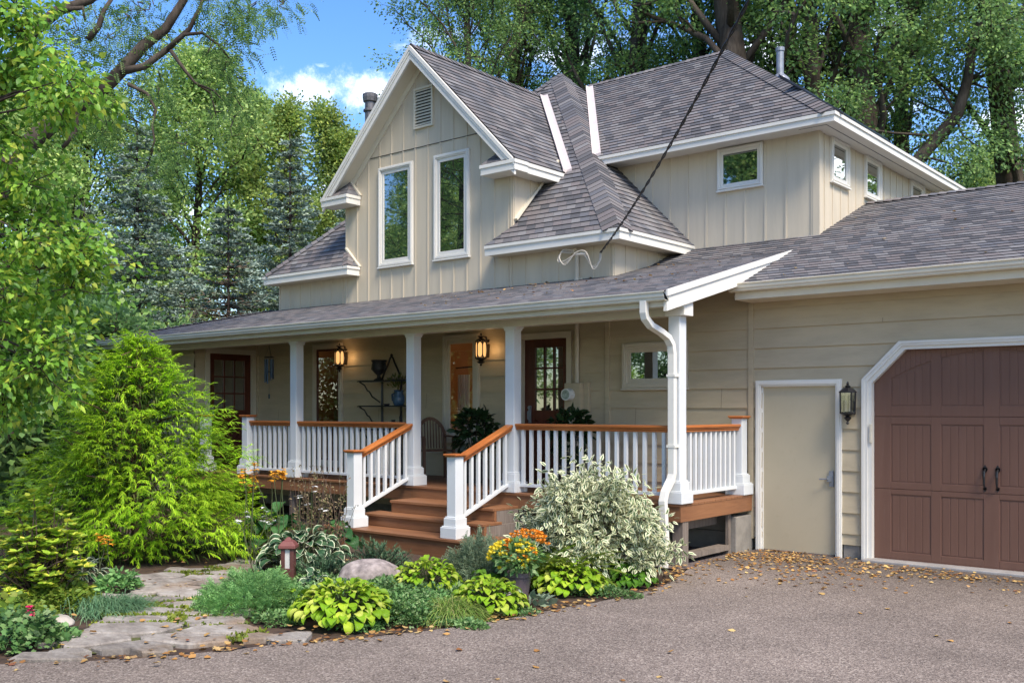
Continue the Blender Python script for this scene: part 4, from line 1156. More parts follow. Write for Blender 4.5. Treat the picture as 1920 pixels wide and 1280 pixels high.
# steps
ms = MB(); ms.box(-9.92,-8.06,9.34,DY-.002,.462,.497); ms.box(-9.92,-8.06,9.37,9.41,.335,.460)
st = ms.build('porch_steps', M['deck'], HOUSE, bevel=.004)
mb = MB(); mb.box(-10.22,-7.98,9.06,9.42,.300,.333); mb.box(-10.22,-7.98,9.09,9.13,.172,.299); mb.build('step', M['deck'], st, bevel=.004)
mb = MB(); mb.box(-10.62,-7.78,8.68,9.30,.135,.168); mb.box(-10.62,-7.78,8.71,8.75,-.1,.134); mb.box(-7.82,-7.78,8.75,9.3,-.1,.134); mb.build('step', M['deck'], st, bevel=.004)
mb = MB(); mb.hexa([(-8.10,9.41,.17),(-8.055,9.41,.17),(-8.055,9.83,.17),(-8.10,9.83,.17),(-8.10,9.41,.46),(-8.055,9.41,.46),(-8.055,9.83,.46),(-8.10,9.83,.46)]); mb.box(-8.02,-7.985,9.13,9.83,.0,.30)
mb.build('stringer', M['grey_wood'], st)

# downspout: offset bend from the gutter to the post, kick-out at its foot
def spout(pts, w, d):
    mb = MB()
    vs = []; hx = Vector((1,0,0))
    P3 = [Vector(p) for p in pts]
    for i, p in enumerate(P3):
        t = (P3[min(i+1,len(P3)-1)]-P3[max(i-1,0)]).normalized(); s = Vector((w/2,0,0)) if abs(t.x) < .5 else Vector((0,0,w/2)); s = s - t*s.dot(t); s = s.normalized()*(w/2)
        q = t.cross(s).normalized()*(d/2)
        vs += [p-s-q, p+s-q, p+s+q, p-s+q]
    fs = [(4*i+k, 4*i+(k+1)%4, 4*i+4+(k+1)%4, 4*i+4+k) for i in range(len(P3)-1) for k in range(4)]
    fs += [(3,2,1,0), tuple(4*(len(P3)-1)+k for k in range(4))]
    mb.add(vs, fs); return mb
dsp = [(-5.88,9.37,2.93),(-5.88,9.37,2.80),(-5.875,9.385,2.74),(-5.85,9.46,2.66),(-5.82,9.62,2.60),(-5.80,9.74,2.54),(-5.79,9.80,2.46),(-5.785,9.815,2.36),(-5.785,9.815,1.2),(-5.785,9.815,1.0),(-5.79,9.79,.93),(-5.80,9.68,.80),(-5.80,9.64,.70),(-5.79,9.64,.5),(-5.785,9.66,.2),(-5.78,9.62,-.04)]
ds = spout(dsp, .085, .065).build('downspout', M['white'], HOUSE, bevel=.006)
mb = MB(); mb.box(-5.84,-5.73,9.777,9.87,2.10,2.13); mb.box(-5.84,-5.73,9.777,9.87,1.30,1.33); mb.build('strap', M['white'], ds)

# ================================================================ lanterns, porch things
def oval(mb, c, ax, n, rx, rz, mat):
    """upright oval plate centred c, sideways axis ax, facing n"""
    vs = [(c[0]+ax[0]*rx*math.cos(t), c[1]+ax[1]*rx*math.cos(t), c[2]+rz*(abs(math.sin(t))**.6)*(1 if math.sin(t) >= 0 else -1)) for t in [2*math.pi*i/20 for i in range(20)]]
    mb.add(vs, [tuple(range(20))], mat)
def porch_lantern(loc, label):
    r = empty('wall_lantern', (0,0,0), label, 'lantern', 'lit lanterns on the porch wall')
    mb = MB()
    mb.lathe((0,0,0), [(.012,-.25),(.02,-.235),(.012,-.22),(.045,-.205),(.065,-.19),(.03,-.175),(.05,-.16),(.082,-.145),(.085,-.13)], 12)
    mb.lathe((0,0,0), [(.085,.13),(.082,.145),(.05,.165),(.022,.18),(.05,.20),(.058,.21),(.02,.225),(.012,.245),(.022,.252),(.01,.27)], 12)
    for k in range(6):
        a = math.pi*2*(k+.5)/6; x, y = .083*math.cos(a), .083*math.sin(a); mb.tube([(x,y,-.14),(x,y,.14)], .009, 5)
    mb.tube([(0,.05,.21),(0,.12,.20),(0,.145,.10)], .012, 6); mb.box(-.05,.05,.140,.150,-.12,.16)
    mb.build('frame', M['bronze'], r)
    mb = MB(); mb2 = MB()
    for k in range(6):
        a = math.pi*2*k/6; n = (math.cos(a), math.sin(a)); ax = (-n[1], n[0]); ap = .083*math.cos(math.pi/6)
        oval(mb, (n[0]*ap, n[1]*ap, 0), ax, n, .036, .115, 0)
        vs = []
        for i in range(20):
            t = 2*math.pi*i/20; s = (abs(math.sin(t))**.6)*(1 if math.sin(t) >= 0 else -1)
            vs += [(n[0]*(ap+.003)+ax[0]*.036*math.cos(t), n[1]*(ap+.003)+ax[1]*.036*math.cos(t), .115*s), (n[0]*(ap+.003)+ax[0]*.046*math.cos(t), n[1]*(ap+.003)+ax[1]*.046*math.cos(t), .135*s)]
        mb2.add(vs, [(2*i, 2*i+1, (2*i+3)%40, (2*i+2)%40) for i in range(20)])
    mb.build('glass', M['lamp_glass'], r); mb2.build('glass_rim', M['bronze'], r)
    mb = MB(); mb.lathe((0,0,-.06), [(.01,0),(.022,.03),(.018,.07),(.004,.1)], 8); mb.build('bulb', M['bulb'], r)
    r.location = loc
    lamp('lantern_light', (loc[0],loc[1]-.02,loc[2]+.30), .12, (1,.60,.28), .04); lamp('lantern_light', (loc[0]+.17,loc[1]+.02,loc[2]), .5, (1,.60,.28), .04)
porch_lantern((-10.17,11.50,2.655), 'lit bronze wall lantern between the tall porch window and the front door')
porch_lantern((-13.50,11.50,2.64), 'lit bronze wall lantern above the iron shelf stand')
r = empty('coach_lantern', (-4.42,11.52,1.80), 'black unlit coach lantern between the beige door and garage', 'lantern'); x, y, z = r.location
mb = MB()
mb.lathe((x,y,z), [(.008,-.245),(.02,-.23),(.008,-.21),(.03,-.19),(.045,-.165),(.02,-.15),(.09,-.115),(.092,-.10)], 8)
mb.lathe((x,y,z), [(.10,.13),(.10,.14),(.05,.185),(.025,.19),(.035,.205),(.012,.22),(.018,.235),(.006,.26)], 8)
for k in range(4):
    a = math.pi/4+k*math.pi/2; mb.tube([(x+.088*math.cos(a),y+.088*math.sin(a),z-.105),(x+.094*math.cos(a),y+.094*math.sin(a),z+.135)], .009, 5)
mb.tube([(x,y+.06,z-.14),(x,y+.13,z-.08)], .012, 6); mb.box(x-.045,x+.045,y+.115,y+.128,z-.13,z+.1)
mb.build('frame', M['iron'], r)
mb = MB()
for k in range(4):
    a = math.pi/4+k*math.pi/2; b_ = a+math.pi/2
    p0, p1 = (x+.085*math.cos(a),y+.085*math.sin(a)), (x+.085*math.cos(b_),y+.085*math.sin(b_))
    mb.quad((*p0,z-.10),(*p1,z-.10),(*p1,z+.13),(*p0,z+.13))
mb.build('glass', M['clear'], r)
mb = MB()
for dx in (-.025,.025): mb.lathe((x+dx,y,z-.09), [(.011,0),(.011,.07),(.008,.075),(.014,.10),(.003,.13)], 8)
mb.build('candle', paint('candle_tube', (.75,.62,.45), .5), r)

M['chime'] = paint('blue_grey_metal', (.045,.075,.12), .35, .2, 10, metal=.4)
r = empty('wind_chime', (-14.33,10.62,2.64), 'dark blue tube wind chime hanging from the porch ceiling', 'wind chime'); x, y, z = r.location
mb = MB(); mb.lathe((x,y,z), [(.085,-.01),(.09,.0),(.08,.012)], 14)
for k in range(3):
    a = 2*math.pi*k/3; mb.tube([(x+.07*math.cos(a),y+.07*math.sin(a),z+.01),(x,y,z+.2)], .003, 4)
mb.tube([(x,y,z+.2),(x,y,3.0)], .003, 4); mb.build('top_disc', M['iron'], r)
for k in range(6):
    a = 2*math.pi*k/6; mb = MB(); mb.tube([(x+.068*math.cos(a),y+.068*math.sin(a),z-.03),(x+.068*math.cos(a),y+.068*math.sin(a),z-.36-.02*k)], .015, 8); mb.build('tube', M['chime'], r)
mb = MB(); mb.tube([(x,y,z),(x,y,z-.66)], .003, 4); mb.lathe((x,y,z-.25), [(.03,-.01),(.035,0),(.03,.01)], 10); mb.box(x-.02,x+.02,y-.002,y+.002,z-.72,z-.64); mb.build('sail', M['chime'], r)

# iron shelf stand with scrolled brackets
r = empty('shelf_stand', (-12.2,11.36,DZ), 'black iron shelf stand with scrolled brackets against the porch wall', 'shelf')
mb = MB(); x0, x1, y0, y1 = -12.72,-11.62,11.22,11.5
for xx in (-12.40,-11.94): mb.tube([(xx,11.5,DZ),(xx,11.5,2.25)], .022, 6)
pt = [(-12.40,11.5,2.25)] + [(-12.40+.46*i/12, 11.5, 2.25+.28*math.sin(math.pi*i/12)+.10*math.exp(-((i-6)/1.5)**2)) for i in range(13)]
mb.tube(pt, .018, 6); mb.lathe((-12.17,11.5,2.62), [(.01,0),(.03,.02),(.01,.045)], 8)
mb.build('upright_frame', M['iron'], r)
for z in (2.21,1.79,1.40):
    mb = MB(); mb.box(x0,x1,y0,y1,z-.016,z+.0)
    for i in range(12): mb.tube([(x0+.04+i*.093,y0,z+.004),(x0+.04+i*.093,y1,z+.004)], .004, 4)
    s = mb.build('shelf', M['iron'], r)
    for xx, sg in ((-12.40,-1),(-11.94,1)):
        mb = MB(); mb.tube([(xx+sg*.28,y0+.02,z-.016),(xx+sg*.22,y0+.08,z-.07),(xx+sg*.17,y0+.1,z-.16),(xx+sg*.14,y0+.12,z-.18),(xx+sg*.11,y0+.15,z-.26),(xx+sg*.03,11.48,z-.36)], .014, 6); mb.build('bracket', M['iron'], s)
M['urn'] = paint('dark_urn_glaze', (.020,.020,.024), .5, .3, 8, .2)
mb = MB(); mb.lathe((-12.33,11.36,2.212), [(.085,0),(.085,.02),(.035,.05),(.03,.09),(.085,.14),(.115,.20),(.10,.28),(.13,.335),(.135,.345),(.10,.35)], 18)
for s in (-1,1): mb.tube([(-12.33+s*.11,11.36,2.37),(-12.33+s*.17,11.36,2.41),(-12.33+s*.15,11.36,2.50),(-12.33+s*.11,11.36,2.50)], .014, 6)
tag(mb.build('urn', M['urn'], smooth=True), 'dark two handled urn on the top of the iron shelf stand', 'urn')
M['jug'] = paint('blue_glaze', (.05,.10,.17), .25, .2, 6)
r = empty('flower_jug', (-11.85,11.36,1.792), 'blue jug of greenery on the middle iron shelf', 'jug'); x, y, z = r.location
mb = MB(); mb.lathe((x,y,z), [(.075,0),(.10,.06),(.10,.15),(.07,.21),(.085,.26),(.07,.262)], 16); mb.tube([(x-.08,y,z+.21),(x-.16,y,z+.19),(x-.15,y,z+.09),(x-.10,y,z+.07)], .014, 6)
mb.build('jug', M['jug'], r, smooth=True)
M['sprig'] = leafmat('jug_sprigs', [(.05,.08,.02),(.12,.13,.03),(.20,.16,.04)])
P = RNG.normal(0,1,(150,3))*np.array([.08,.06,.06])+np.array([x,y,z+.38]); D = unit(P-np.array([x,y,z+.2]))
leaves('sprigs', RH(.4), P, D, RNG.normal(0,1,(150,3)), RNG.uniform(.05,.09,150), M['sprig'], r)
mb = MB(); mb.lathe((-11.98,11.36,1.402), [(.05,0),(.085,.05),(.07,.11),(.03,.13),(.04,.16)], 14)
tag(mb.build('pot', M['urn'], smooth=True), 'small dark lidded pot on the lowest visible iron shelf', 'pot')
mb = MB(); mb.lathe((-12.12,11.34,1.792), [(.03,0),(.06,.03),(.055,.035)], 12); tag(mb.build('bowl', M['urn'], smooth=True), 'small dark bowl beside the blue jug on the iron shelf', 'bowl')
mb = MB()
for i in range(7): mb.tube([(-12.1+.06*i,11.36+.02*math.sin(i*2),2.235+.015*math.sin(i*1.7)),(-12.04+.06*i,11.36+.02*math.sin(i*2+2),2.235+.015*math.sin(i*1.7+1.7))], .022, 6)
tag(mb.build('driftwood', M['grey_wood']), 'low piece of driftwood beside the urn on the iron shelf', 'driftwood')

# wooden armchair with a round slatted back
def chair(cx, cy, rot, label):
    r = empty('porch_chair', (cx,cy,DZ), label, 'chair', 'wooden chairs on the porch')
    M.setdefault('teak', wood('brown_teak', (.16,.075,.035), (.08,.035,.018), .6, (8,8,1)))
    c, s = math.cos(rot), math.sin(rot)
    T = lambda p: (cx+p[0]*c-p[1]*s, cy+p[0]*s+p[1]*c, DZ+p[2])
    def bar(name, segs, w=.035, h=.035):
        mb = MB()
        for a, b_ in segs: mb.beam(T(a), T(b_), w, h, (.01,.02,1) if abs(a[2]-b_[2]) < .3 else (c,s,0))
        mb.build(name, M['teak'], r)
    bar('seat', [((-.24,-.22+.065*i,.44),(.24,-.22+.065*i,.44)) for i in range(8)], .055, .02)
    for sx in (-.23,.23):
        bar('leg', [((sx,-.24,0),(sx,-.24,.64))], .045, .045); bar('leg', [((sx,.26,0),(sx,.30,.70))], .045, .045); bar('armrest', [((sx*1.08,-.28,.655),(sx*1.08,.30,.655))], .06, .025)
    pts = [(-.23+.46*i/10, .30+.03*math.sin(math.pi*i/10), .70+.23*math.sin(math.pi*i/10)**.7) for i in range(11)]
    mb = MB()
    for a, b_ in zip(pts[:-1], pts[1:]): mb.beam(T(a), T(b_), .035, .05)
    for i in range(1,10): mb.beam(T((pts[i][0], .27, .46)), T(pts[i]), .024, .014, (c,s,0))
    mb.build('backrest', M['teak'], r)
chair(-10.72, 11.05, R(58), 'brown teak chair with rounded slatted back beside the tall porch window')

# potted plants at the front door
M['house_leaf'] = leafmat('dark_plant_leaf', [(.012,.028,.010),(.02,.045,.014),(.035,.07,.02)], .2, .35)
M['terra'] = paint('dark_planter', (.045,.035,.03), .6, .2, 6)
def potted(x, y, h, label):
    r = empty('potted_plant', (x,y,DZ), label, 'potted plant', 'potted plants on the porch')
    mb = MB(); mb.lathe((x,y,DZ), [(.14,0),(.19,.30),(.205,.31),(.205,.34),(.18,.34),(.17,.30)], 18); mb.build('planter', M['terra'], r)
    n = 330; d = unit(RNG.normal(0,1,(n,3))*np.array([1,1,.9])+np.array([0,0,.35]))
    P = np.array([x,y,DZ+.34+h*.48])+d*np.array([.30,.30,h*.5])*RNG.uniform(.5,1,(n,1))
    leaves('leaves', OVATE, P, d+np.array([0,0,-.3])+RNG.normal(0,.4,(n,3)), np.array([0,0,1])+RNG.normal(0,.6,(n,3)), RNG.uniform(.09,.16,n), M['house_leaf'], r)
    mb = MB()
    for k in range(9):
        a = 2*math.pi*k/9; mb.tube([(x,y,DZ+.3),(x+.1*math.cos(a),y+.1*math.sin(a),DZ+.34+h*.4),(x+.2*math.cos(a),y+.2*math.sin(a),DZ+.34+h*.7)], .006, 4)
    mb.build('stem', M['terra'], r)
potted(-9.72, 10.85, .78, 'dark leafy potted plant in front of the tall porch window')
potted(-8.10, 11.0, .76, 'dark leafy potted plant below the electric meter, beside the front door')

# overhead service cable: two black strands twisted round a bare wire
A0 = np.array([-7.93,11.50,3.93]); Bp = ATH(1402,-2,7.2)+np.array([0,0,.52]); B0 = A0+(Bp-A0)*2.2
mb = MB(); K = 420; pts = []
for i in range(K+1):
    f = i/K; p = A0+(B0-A0)*f; p[2] -= 1.1*4*f*(1-f)*.5; pts.append(p)
d = unit(B0-A0); s = unit(np.cross(d, [0,0,1.0])); u = np.cross(s, d)
for ph in (0, math.pi):
    mb.tube([p + (s*math.cos(i*.42+ph)+u*math.sin(i*.42+ph))*.0085 for i, p in enumerate(pts)], .0075, 6)
r = mb.build('power_cable', paint('black_cable', (.02,.018,.018), .5)); tag(r, 'black twisted overhead power cable reaching the eave corner', 'cable')
M['wire'] = paint('pale_wire', (.55,.50,.42), .5)
mb = MB()
WH = np.array([-8.42,WY-.17,3.98])
def loop(off, sag):
    q = [WH+off, WH+np.array([-.12,-.05,.02])+off, WH+np.array([-.16,-.09,-.10])+off, WH+np.array([-.04,-.11,-.16-sag])+off, WH+np.array([.14,-.10,-.05])+off, WH+np.array([.30,-.08,-.06])+off, A0+np.array([-.12,-.02,-.20-sag])+off, A0+np.array([-.01,.0,-.12])+off, A0+off*.3]
    q2 = []
    for i in range(len(q)-1):
        for k in range(5):
            t = k/5; p0, p1, p2, p3 = q[max(i-1,0)], q[i], q[i+1], q[min(i+2,len(q)-1)]
            q2.append(.5*((2*p1)+(-p0+p2)*t+(2*p0-5*p1+4*p2-p3)*t*t+(-p0+3*p1-3*p2+p3)*t**3))
    mb.tube(q2+[q[-1]], .008, 6)
loop(np.array([0,0,0.]), 0); loop(np.array([.02,-.02,.02]), .05); loop(np.array([-.02,-.01,-.015]), -.04)
mb.build('wire_loop', M['wire'], r)
mb = MB(); mb.tube([WH+np.array([.12,-.10,-.05]), WH+np.array([.30,-.08,-.06])], .022, 8); mb.build('splice_sleeve', M['wire'], r)

# ================================================================ planting
def rs_(seed): return np.random.default_rng(seed)
BARK = wood('grey_brown_bark', (.105,.085,.068), (.03,.023,.019), .9, (6,6,.8), 3, .1)
BARK_D = wood('dark_bark', (.085,.065,.055), (.028,.021,.018), .9, (8,8,1), 4, .1)
BARK_R = wood('reddish_bark', (.17,.10,.07), (.06,.035,.026), .9, (8,8,1), 4, .1)

def curve(p0, p1, n, r, bend, up=0.0):
    """wobbling limb from p0 to p1"""
    t = np.linspace(0, 1, n)[:,None]
    P = np.array(p0)+(np.array(p1)-np.array(p0))*t
    P += np.sin(math.pi*t)*r.normal(0, bend, 3) + np.sin(2*math.pi*t)*r.normal(0, bend*.5, 3)
    P[:,2] += up*np.sin(math.pi*t[:,0])
    return P
def skeleton(r, h, r0, cr, cb, nlimb, nsub, lean=(0,0), droop=0.0, topk=.5, up=.9, lr=.45, el0=(.15,.5)):
    """trunk and limbs as tubes; returns (MB, cluster points, directions)"""
    mb = MB(); top = np.array([lean[0], lean[1], h])
    T = curve((0,0,-.1), top, 12, r, h*.025)
    rad = r0*(1-np.linspace(0,1,12)**1.6*.9); rad[0] *= 1.25
    mb.tube(T, list(rad), 9)
    C, D = [], []
    for i in range(nlimb):
        f = (i+.5)/nlimb; t = cb+(1-cb)*f**.85*.97; k = t*11; j = int(k); b = T[j]+(T[min(j+1,11)]-T[j])*(k-j)
        az = i*2.399+r.normal(0,.3); prof = math.sin(math.pi*min(1,(f*.8+.16)))**.7
        Ln = cr*prof*r.uniform(.75,1.15); el = min(1.45, r.uniform(*el0)+f*up)
        d = np.array([math.cos(az)*math.cos(el), math.sin(az)*math.cos(el), math.sin(el)])
        e = b+d*Ln; e[2] -= droop*Ln
        P = curve(b, e, 7, r, Ln*.07, .10*Ln); rr = max(.018, r0*(1-t)*lr+.015)
        mb.tube(P, list(np.linspace(rr, .012, 7)), 6)
        for s in range(nsub):
            g = .3+.7*(s+r.random())/nsub; q = g*6; jj = min(5,int(q)); b2 = P[jj]+(P[jj+1]-P[jj])*(q-jj)
            d2 = unit(d*.6+r.normal(0,.6,3)+np.array([0,0,.15-droop*.5])); L2 = Ln*.38*r.uniform(.6,1.2)*(1.15-g*.5)
            e2 = b2+d2*L2; P2 = curve(b2, e2, 4, r, L2*.07, .05*L2)
            mb.tube(P2, list(np.linspace(rr*.35+.006, .006, 4)), 4)
            for w in (.45,.75,1.0):
                C.append(b2+(e2-b2)*w); D.append(d2)
        C.append(e); D.append(d)
    return mb, np.array(C), np.array(D)
def fill(r, C, D, per, sig, flat=.7, droop=.35):
    n = len(C)*per; idx = np.repeat(np.arange(len(C)), per)
    o = r.normal(0,1,(n,3))*np.array([sig,sig,sig*flat]); P = C[idx]+o
    d = unit(unit(o)*.8+D[idx]*.5+r.normal(0,.4,(n,3))+np.array([0,0,-droop]))
    N = np.array([0,0,1.0])+r.normal(0,.55,(n,3))
    return P, d, N
def dup(root, loc, rotz=0, scale=1, label=None, group=None):
    o = root.copy(); COL.objects.link(o); o.location = Vector([float(a) for a in loc]); o.rotation_euler = (0,0,rotz)
    o.scale = (scale,)*3 if isinstance(scale,(int,float)) else scale
    if label: o['label'] = label
    if group: o['group'] = group
    for ch in list(root.children):
        c = ch.copy(); COL.objects.link(c); c.parent = o
        for g_ in ch.children:
            d_ = g_.copy(); COL.objects.link(d_); d_.parent = c
    return o
def make_tree(name, label, group, seed, h, r0, cr, cb, nlimb, nsub, per, sig, mat, bark, tmpl, size, loc=None, lean=(0,0), droop=0., flat=.7, cat='tree', ldroop=.35, up=.9, lr=.45, el0=(.15,.5)):
    r = rs_(seed)
    root = empty(name, (0,0,0), label, cat, group)
    mb, C, D = skeleton(r, h, r0, cr, cb, nlimb, nsub, lean, droop, up=up, lr=lr, el0=el0)
    mb.build('trunk', bark, root, smooth=True)
    P, d, N = fill(r, C, D, per, sig, flat, ldroop)
    leaves('crown', tmpl, P, d, N, r.uniform(size*.7, size*1.3, len(P)), mat, root)
    if loc is not None: root.location = Vector([float(a) for a in loc])
    return root

# --- foliage colours
LM = {}
LM['locust'] = leafmat('locust_leaf', [(0.053,0.106,0.035),(0.094,0.189,0.053),(0.147,0.272,0.068),(0.250,0.377,0.086)], .42, .5)
LM['bigtree'] = leafmat('tall_tree_leaf', [(0.086,0.159,0.064),(0.141,0.253,0.094),(0.199,0.355,0.101),(0.338,0.479,0.139)], .42, .5)
LM['maple'] = leafmat('maple_leaf', [(0.158,0.285,0.095),(0.268,0.418,0.120),(0.402,0.566,0.189),(0.621,0.731,0.238)], .4, .5)
LM['yellow'] = leafmat('yellow_green_leaf', [(0.191,0.306,0.100),(0.323,0.436,0.118),(0.484,0.549,0.134)], .4, .5)
LM['spruce'] = leafmat('blue_spruce_needle', [(0.105,0.158,0.120),(0.178,0.255,0.207),(0.282,0.379,0.322),(0.402,0.496,0.423)], .08, .6)
LM['spruce_d'] = leafmat('dull_spruce_needle', [(0.122,0.162,0.104),(0.207,0.274,0.192),(0.345,0.419,0.338)], .06, .7)
LM['dead'] = leafmat('dead_spruce_twig', [(0.109,0.070,0.047),(0.187,0.125,0.086),(0.265,0.187,0.140)], .05, .8)
LM['lilac'] = leafmat('broad_tree_leaf', [(0.078,0.193,0.026),(0.138,0.304,0.036),(0.208,0.405,0.048),(0.309,0.521,0.066),(0.508,0.548,0.067)], .42, .42, spec=.4)
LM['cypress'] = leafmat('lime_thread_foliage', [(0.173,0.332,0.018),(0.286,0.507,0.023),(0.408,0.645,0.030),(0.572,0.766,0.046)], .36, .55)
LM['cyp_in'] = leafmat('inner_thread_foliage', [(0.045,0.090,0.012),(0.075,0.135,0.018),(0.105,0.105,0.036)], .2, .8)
LM['dogwood'] = leafmat('variegated_dogwood_leaf', [(.075,.135,.05),(.11,.18,.075),(.15,.22,.10)], .25, .5, margin=(.72,.72,.47), mpos=.36)
LM['lime'] = leafmat('lime_hosta_leaf', [(.17,.33,.012),(.26,.44,.02),(.38,.52,.03),(.56,.60,.12)], .28, .4, rib=.5)
LM['hgreen'] = leafmat('green_hosta_leaf', [(.06,.17,.012),(.10,.24,.02),(.16,.32,.03)], .28, .4, rib=.5)
LM['hdark'] = leafmat('dark_hosta_leaf', [(0.026,0.091,0.026),(0.046,0.130,0.033),(0.065,0.169,0.046)], .2, .4, rib=.5)
LM['hvar'] = leafmat('white_edged_hosta_leaf', [(.03,.085,.035),(.045,.11,.045),(.06,.13,.05)], .2, .4, margin=(.62,.66,.44), mpos=.80, rib=.4)
LM['juniper'] = leafmat('juniper_needle', [(0.039,0.090,0.046),(0.078,0.152,0.072),(0.131,0.223,0.113)], .1, .6)
LM['cover'] = leafmat('ground_cover_leaf', [(0.054,0.132,0.039),(0.094,0.202,0.058),(0.158,0.283,0.086),(0.253,0.343,0.154)], .25, .5)
LM['cover_y'] = leafmat('yellow_green_cover_leaf', [(0.099,0.176,0.022),(0.176,0.275,0.033),(0.286,0.330,0.055)], .28, .5)
LM['feather'] = leafmat('feathery_leaf', [(0.095,0.227,0.063),(0.165,0.341,0.105),(0.284,0.499,0.166)], .3, .5)
LM['grass'] = leafmat('grass_blade', [(0.090,0.180,0.030),(0.165,0.285,0.045),(0.270,0.360,0.075),(0.360,0.330,0.135)], .3, .5)
LM['bluegrass'] = leafmat('blue_grass_blade', [(0.084,0.180,0.084),(0.132,0.264,0.132),(0.216,0.336,0.168)], .3, .5)
LM['rhodo'] = leafmat('shrub_leaf', [(0.123,0.227,0.025),(0.243,0.386,0.038),(0.414,0.568,0.053),(0.777,0.725,0.107)], .25, .4)
LM['fern'] = leafmat('grey_fern', [(0.087,0.138,0.080),(0.150,0.212,0.127),(0.225,0.274,0.161)], .2, .6)
LM['fern_y'] = leafmat('lime_fern', [(.10,.17,.02),(.17,.25,.03),(.24,.29,.06)], .3, .5)
LM['ear'] = leafmat('woolly_grey_leaf', [(.16,.22,.14),(.24,.30,.20)], .1, .9)
LM['fl_y'] = leafmat('yellow_petal', [(.75,.55,.02),(.85,.66,.04)], .2, .5)
LM['fl_o'] = leafmat('orange_petal', [(.65,.16,.01),(.80,.28,.015)], .2, .5)
LM['fl_l'] = leafmat('apricot_petal', [(.80,.36,.03),(.88,.50,.06)], .25, .5)
LM['fl_w'] = leafmat('white_petal', [(.75,.75,.72),(.82,.82,.80)], .2, .5)
LM['fl_p'] = leafmat('pink_petal', [(.60,.02,.10),(.75,.04,.16)], .2, .5)
LM['seed'] = leafmat('seed_stalk', [(.18,.13,.08),(.26,.19,.10),(.10,.13,.04)], .2, .7)
LM['moss'] = leafmat('moss_sprig', [(.09,.13,.015),(.15,.20,.02),(.22,.24,.03)], .2, .6)
LM['fall'] = leafmat('fallen_leaf', [(.18,.075,.025),(.34,.17,.05),(.48,.28,.09),(.55,.40,.16),(.22,.09,.05)], .1, .6)
LM['stem'] = paint('green_stem', (.07,.09,.03), .7, .2, 8)
LM['wood'] = paint('shrub_twig', (.10,.065,.045), .8, .2, 12)
FR = frond_tmpl(6, .20)

# --- tall trees behind the house
BG = 'tall trees behind the house'
KIND = []
for k, (sd, lean, r0) in enumerate(((21,(.7,.4),.55),(22,(-1.0,.3),.42),(23,(.3,-.6),.62))):
    KIND.append(make_tree('tall_tree', 'x', BG, sd, 23, r0, 6.0, .40, 30, 7, 62, .28, LM['bigtree'], BARK, RH(.6), .135, lean=lean, droop=.02, ldroop=.5, up=.75, el0=(.55,1.0), lr=.42))
spots = [(915,37,.80,1.0,1,'thin tall tree rising behind the front gable ridge'), (1005,40,.95,2.1,0,'tall tree behind the roof between gable ridge and pyramid peak'),
         (1085,42,1.0,5.5,2,'tall tree farther back behind the pyramid peak'), (1150,37,.95,.4,2,'tall tree behind the valley between pyramid peak and rear roof'), (1275,36,1.0,4.2,1,'leaning tall tree behind the middle of the rear ridge'),
         (1408,31,1.05,3.3,2,'thick trunked tall tree behind the top of the rear hip'), (1492,34,1.0,.9,0,'tall tree right behind the steel vent pipe'),
         (1556,31,1.0,5.0,1,'forked tall tree behind the black roof vent'), (1628,32,1.0,2.6,2,'thick tall tree standing between black roof vent and solar panel'),
         (1735,37,.9,1.6,0,'tall tree behind the far end of the side eave'), (1905,34,.95,4.6,2,'rightmost tall tree rising over the garage ridge'),
         (2120,36,1.0,.2,1,'tall tree outside the frame beyond the garage')]
for i, (px, d, s, rz_, k, lab) in enumerate(spots):
    first = KIND[k] if KIND[k].get('label') == 'x' else None
    if first is not None:
        first.location = Vector(AT(px, d, -.1)); first.rotation_euler = (0,0,rz_); first.scale = (s,)*3; first['label'] = lab
    else: dup(KIND[k], AT(px, d, -.1), rz_, s, lab, BG)

# slender tree with a crooked stem over the garage
r = rs_(31); t = empty('crooked_tree', AT(1690,31,-.1), 'slender tree with crooked curved stem over the garage ridge', 'tree')
pts = [AT(1640,31,-.1)] + [ATH(x,y,31) for x,y in ((1690,350),(1722,300),(1760,255),(1795,215),(1815,150),(1822,90),(1838,30),(1850,-60),(1860,-160))]
mb = MB(); mb.tube(pts, list(np.linspace(.24,.10,len(pts))), 8)
C, D = [], []
for i in range(26):
    b = pts[1+int(r.integers(1,8))]; e = b+r.normal(0,1,3)*np.array([2.0,2.0,1.0])+np.array([0,0,.3]); P = curve(b, e, 5, r, .2); mb.tube(P, list(np.linspace(.05,.01,5)), 5)
    C += [P[2],P[3],P[4]]; D += [unit(e-b)]*3
mb.build('trunk', BARK, t, smooth=True)
P, d, N = fill(r, np.array(C), np.array(D), 190, .48); leaves('crown', RH(.6), P, d, N, r.uniform(.09,.16,len(P)), LM['bigtree'], t)

